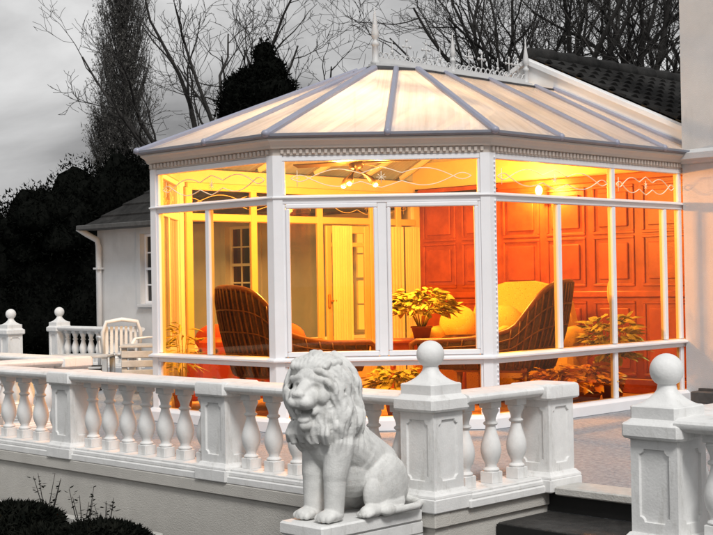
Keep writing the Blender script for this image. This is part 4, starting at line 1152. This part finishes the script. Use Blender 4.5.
def bare_tree(name, label, loc, h, seed, group=None, lean=(0, 0), r0=.2, fork=.25, angle=.75, nlimb=5, kids_=(6, 6, 5)):
    """leafless tree: a short bole, long sinuous limbs, side branches and fine twigs"""
    rnd = random.Random(seed); t = thing(name, label, 'tree', loc, 0, group)
    thick, thin = MB(), MB()
    kids = kids_
    def grow(p, d, L, r, lv):
        n = (8, 7, 5, 3)[lv]; pts = [p]; rs = [r]; dd = d.copy(); dirs = [dd.copy()]
        wob = (.17, .24, .28, .26)[lv]
        for i in range(n):
            dd = (dd+Vector((rnd.gauss(0, 1), rnd.gauss(0, 1), rnd.gauss(.25, .7)))*wob).normalized()
            pts.append(pts[-1]+dd*L/n); rs.append(max(.007, r*(1-.80*((i+1)/n)**.85))); dirs.append(dd.copy())
        (thick if lv <= 1 else thin).tube(pts, rs, (7, 5, 3, 3)[lv], cap=False)
        if lv == 3: return
        for k in range(kids[lv]):
            q = (.22+.78*(k+rnd.uniform(.2, .9))/kids[lv])*n; i = min(n-1, int(q)); f = q-i
            b = pts[i].lerp(pts[i+1], f); ax = dirs[i].cross(Vector((rnd.gauss(0, 1), rnd.gauss(0, 1), rnd.gauss(0, 1)))).normalized()
            an = rnd.uniform(.45, 1.05); nd = (dirs[i]*cos(an)+ax*sin(an)+Vector((0, 0, .12))).normalized()
            grow(b, nd, L*rnd.uniform(.36, .62)*(1.15-.45*q/n), max(.008, rs[i]*rnd.uniform(.45, .62)), lv+1)
    top = Vector((lean[0]*h*fork, lean[1]*h*fork, h*fork))
    thick.tube([(0, 0, 0), top*.5+Vector((.05, .03, 0)), top], [r0*1.25, r0*1.05, r0], 8)
    for k in range(nlimb):
        a = 2*pi*(k+rnd.uniform(-.25, .25))/nlimb; tl = angle*rnd.uniform(.35, 1.0) if k else angle*.15
        d = Vector((cos(a)*sin(tl)+lean[0]*.5, sin(a)*sin(tl)+lean[1]*.5, cos(tl))).normalized()
        grow(top-Vector((0, 0, h*fork*.12*rnd.random())), d, h*(1-fork)*rnd.uniform(.75, 1.0), r0*rnd.uniform(.5, .72), 0)
    thick.build('trunk', 'bark', t, local=True); thin.build('crown', 'twig', t, local=True)
    return t
GT = 'bare winter trees behind the house'
for k, (x, y, h, lean, an, fk, nl, lab) in enumerate((
        (-8.7, 42, 4.6, -.05, .5, .55, 4, 'small bare tree above the black hedge at the left'),
        (-4.55, 40, 10.0, -.10, .42, .35, 4, 'bare branching tree spreading left towards the poplar'),
        (-4.05, 41, 12.0, .05, .5, .35, 4, 'tall bare tree just left of the black conifer'),
        (-1.75, 42, 10.5, -.04, .38, .4, 4, 'bare tree right of the black conifer, over the roof'),
        (4.5, 40, 10.5, -.05, .5, .35, 5, 'bare tree behind the ridge cresting'),
        (4.9, 41, 13.5, -.05, .55, .3, 5, 'bare tree above the middle of the ridge'),
        (6.0, 40, 13.5, .0, .5, .32, 5, 'bare tree behind the rear finial and gable apex'),
        (7.1, 42, 14.5, -.05, .5, .32, 5, 'bare tree above the upper end of the tiled slope'),
        (8.2, 40, 13.5, .05, .5, .35, 5, 'bare tree above the middle of the tiled slope'),
        (9.2, 41, 13.5, -.05, .5, .35, 5, 'bare tree above the lower tiled slope'),
        (10.1, 40, 13.0, .0, .5, .35, 5, 'bare tree beside the grey house wing'))):
    a, b = site(x, y); bare_tree('bare_tree', lab, (a, b, GZ), h, 200+k, GT, (lean*S2, lean*S2), .10+.009*h, fk, an, nl, (6, 6, 5) if x > 3 else (5, 5, 4))

# Lombardy poplar: steep fine branches with a few clinging leaves
def poplar(label, loc, h, w, seed, nb, nleaf):
    rnd = random.Random(seed); t = thing('poplar_tree', label, 'tree', loc, 0, 'poplars at the left')
    m = MB(); m.tube([(0, 0, 0), (.05, 0, h*.4), (-.04, .05, h*.75), (0, 0, h)], [.20, .15, .08, .015], 7); m.build('trunk', 'bark', t, local=True)
    m = MB(); lv = []
    for k in range(nb):
        z = h*(.14+.80*rnd.random()**.9); a = rnd.uniform(0, 2*pi); u = z/h
        ww = w*(.35+.65*sin(min(1, (1-u)*1.75)*pi/2))*(.55+.45*min(1, (u-.1)*4))
        L = min(h*.24, (h*1.02-z)); pts = []
        for i in range(5):
            q = i/4; rr = ww*(q**.75)*rnd.uniform(.8, 1.1); a2 = a+rnd.uniform(-.25, .25)
            pts.append(Vector((cos(a2)*rr, sin(a2)*rr, z+L*q)))
        m.tube(pts, [.024, .017, .012, .009, .005], 3, cap=False)
        for j in range(5):
            i = rnd.randint(1, 3); p = pts[i].lerp(pts[i+1], rnd.random()); d = Vector((rnd.gauss(0, .5), rnd.gauss(0, .5), 1)).normalized()
            e = p+d*rnd.uniform(.3, .7); m.tube([p, e], [.007, .003], 3, cap=False); lv += [p.lerp(e, rnd.random()), e]
    def samp(rn):
        p = rn.choice(lv)+Vector((rn.gauss(0, .07), rn.gauss(0, .07), rn.gauss(0, .10))); return p, Vector((0, 0, 1))
    c = leaf_cloud(rnd, samp, nleaf, .062); 
    m.build('branches', 'twig', t, local=True); c.build('crown', 'poplar', t, local=True)
a, b = site(-9.45, 55); poplar('tall feathery grey poplar column at the left', (a, b, GZ), 15.5, 1.20, 31, 620, 38000)
a, b = site(-10.5, 56); poplar('shorter dark poplar leaning on the tall poplar', (a, b, GZ), 8.6, .85, 32, 300, 14000)

# shrubs at the foot of the retaining wall
def shrub(label, loc, r, h, n, size, seed, group='dark shrubs below the terrace wall'):
    rnd = random.Random(seed); t = thing('garden_shrub', label, 'shrub', loc, 0, group)
    m = MB(); blob_core(m, (0, 0, h*.45), (r*.86, r*.86, h*.48), seed, 16, 10, .1)
    def samp(rn):
        d = Vector((rn.gauss(0, 1), rn.gauss(0, 1), abs(rn.gauss(0, 1)))).normalized(); rr = rn.uniform(.82, 1.04)
        return Vector((d.x*r*rr, d.y*r*rr, h*.45+d.z*h*.52*rr)), d
    c = leaf_cloud(rnd, samp, n, size); m.add(c.v, c.f); m.build('foliage', 'bush', t, local=True)
    m = MB(); m.tube([(0, 0, 0), (.01, 0, h*.3)], [.03, .02], 6); m.build('stem', 'bark', t, local=True)
    return t
def sprig(label, loc, h, seed):
    rnd = random.Random(seed); t = thing('leafy_sprig', label, 'plant', loc, 0, 'leafy sprigs by the terrace wall')
    m = MB(); lf = MB()
    for k in range(7):
        a = rnd.uniform(0, 2*pi); L = h*rnd.uniform(.6, 1.05); tip = Vector((cos(a)*L*.28, sin(a)*L*.28, L))
        pts = [Vector((0, 0, 0)), tip*.5+Vector((rnd.uniform(-.02, .02), 0, 0)), tip]; m.tube(pts, [.005, .004, .002], 4)
        for j in range(9):
            u = rnd.uniform(.35, 1.02); p = pts[0].lerp(tip, u)+Vector((rnd.gauss(0, .012), rnd.gauss(0, .012), 0)); b_ = rnd.uniform(0, 2*pi)
            d = Vector((cos(b_), sin(b_), rnd.uniform(-.2, .6))).normalized(); s = d.cross(Vector((0, 0, 1))).normalized()*.013; Lf = rnd.uniform(.03, .05)
            lf.add([p, p+d*Lf*.5+s, p+d*Lf, p+d*Lf*.5-s], [(0, 1, 2, 3)])
    m.build('stem', 'bark', t, local=True); lf.build('foliage', 'bush', t, local=True)
shrub('rounded dark shrub below the wall, right of the others', (-1.85, -1.05, GZ), .33, .29, 5200, .030, 61)
shrub('dark shrub at the bottom left corner', (-3.0, -1.0, GZ), .36, .27, 4200, .035, 62)
shrub('small dark shrub between the corner shrub and the rounded one', (-2.45, -1.05, GZ), .26, .18, 2600, .035, 63)
sprig('tall thin leafy sprig at the far left of the wall', (-3.30, -.52, GZ), .44, 71)
sprig('short leafy sprig beside the pale edging', (-2.72, -.60, GZ), .34, 72)
sprig('leafy sprig rising left of the rounded shrub', (-2.42, -.62, GZ), .33, 73)
m = MB(); m.box(-9, -2.25, -.34, -.26, GZ, GZ+.055, ch=.008); tag(m.build('bed_edging', 'nosing'), kind='structure')

# ------------------------------------------------------------------ light
def lamp(name, loc, power, col, size=.05):
    l = bpy.data.lights.new(name, 'POINT'); l.energy = power; l.color = col; l.shadow_soft_size = size
    o = bpy.data.objects.new(name, l); COL.objects.link(o); o.location = loc
WARM = (1., .60, .24)
for k in range(3):
    a = radians(20+35+120*k); lamp('spotlight_glow', (FX[0]+cos(a)*.235, FX[1]+sin(a)*.235, FX[2]-.29), 92, WARM, .06)
lamp('wall_lamp_glow', (-4.1, HW-.30, 2.30), 62, WARM, .06)

SUN_EL, SUN_AZ = radians(48), radians(122)     # azimuth measured from +Y clockwise
sd = bpy.data.lights.new('sun', 'SUN'); sd.energy = 1.25; sd.angle = radians(14); sd.color = (1, .98, .95)
so = bpy.data.objects.new('sun', sd); COL.objects.link(so)
dv = Vector((sin(SUN_AZ)*cos(SUN_EL), cos(SUN_AZ)*cos(SUN_EL), sin(SUN_EL)))
so.rotation_euler = (-dv).to_track_quat('-Z', 'Y').to_euler()

w = bpy.data.worlds.new('World'); scene.world = w; w.use_nodes = True
nt = w.node_tree; N = nt.nodes; L = nt.links; N.clear()
out = N.new('ShaderNodeOutputWorld'); bg = N.new('ShaderNodeBackground'); L.new(bg.outputs[0], out.inputs[0])
sky = N.new('ShaderNodeTexSky'); sky.sky_type = 'NISHITA'; sky.sun_disc = False
sky.sun_elevation = SUN_EL; sky.sun_rotation = SUN_AZ; sky.dust_density = 3; sky.air_density = 1.5
bw = N.new('ShaderNodeRGBToBW'); L.new(sky.outputs[0], bw.inputs[0])
flat = N.new('ShaderNodeMath'); flat.operation = 'POWER'; flat.inputs[1].default_value = .35; L.new(bw.outputs[0], flat.inputs[0])   # overcast evens the sky out
tc = N.new('ShaderNodeTexCoord'); mp = N.new('ShaderNodeMapping'); mp.inputs['Scale'].default_value = (1, 1, 2.4); mp.inputs['Location'].default_value = (.35, .1, .2)
L.new(tc.outputs['Generated'], mp.inputs[0])
n1 = N.new('ShaderNodeTexNoise'); n1.inputs['Scale'].default_value = 3.0; n1.inputs['Detail'].default_value = 7; n1.inputs['Roughness'].default_value = .52; n1.inputs['Distortion'].default_value = .4
L.new(mp.outputs[0], n1.inputs['Vector'])
r = N.new('ShaderNodeValToRGB'); e = r.color_ramp.elements; e[0].position = .30; e[0].color = (.29, .29, .30, 1); e[1].position = .68; e[1].color = (1.85, 1.85, 1.85, 1)
L.new(n1.outputs['Fac'], r.inputs[0])
mu = N.new('ShaderNodeMixRGB'); mu.blend_type = 'MULTIPLY'; mu.inputs[0].default_value = 1; L.new(flat.outputs[0], mu.inputs[1]); L.new(r.outputs[0], mu.inputs[2])
L.new(mu.outputs[0], bg.inputs[0]); bg.inputs[1].default_value = .15

# ------------------------------------------------------------------ render settings
vs = scene.view_settings; vs.view_transform = 'Standard'; vs.look = 'None'; vs.gamma = 1; vs.exposure = .95; vs.use_curve_mapping = False
scene.render.engine = 'CYCLES'
cy = scene.cycles; cy.use_denoising = True; cy.max_bounces = 10; cy.transparent_max_bounces = 24; cy.diffuse_bounces = 4; cy.caustics_reflective = False; cy.caustics_refractive = False
cy.sample_clamp_indirect = 6
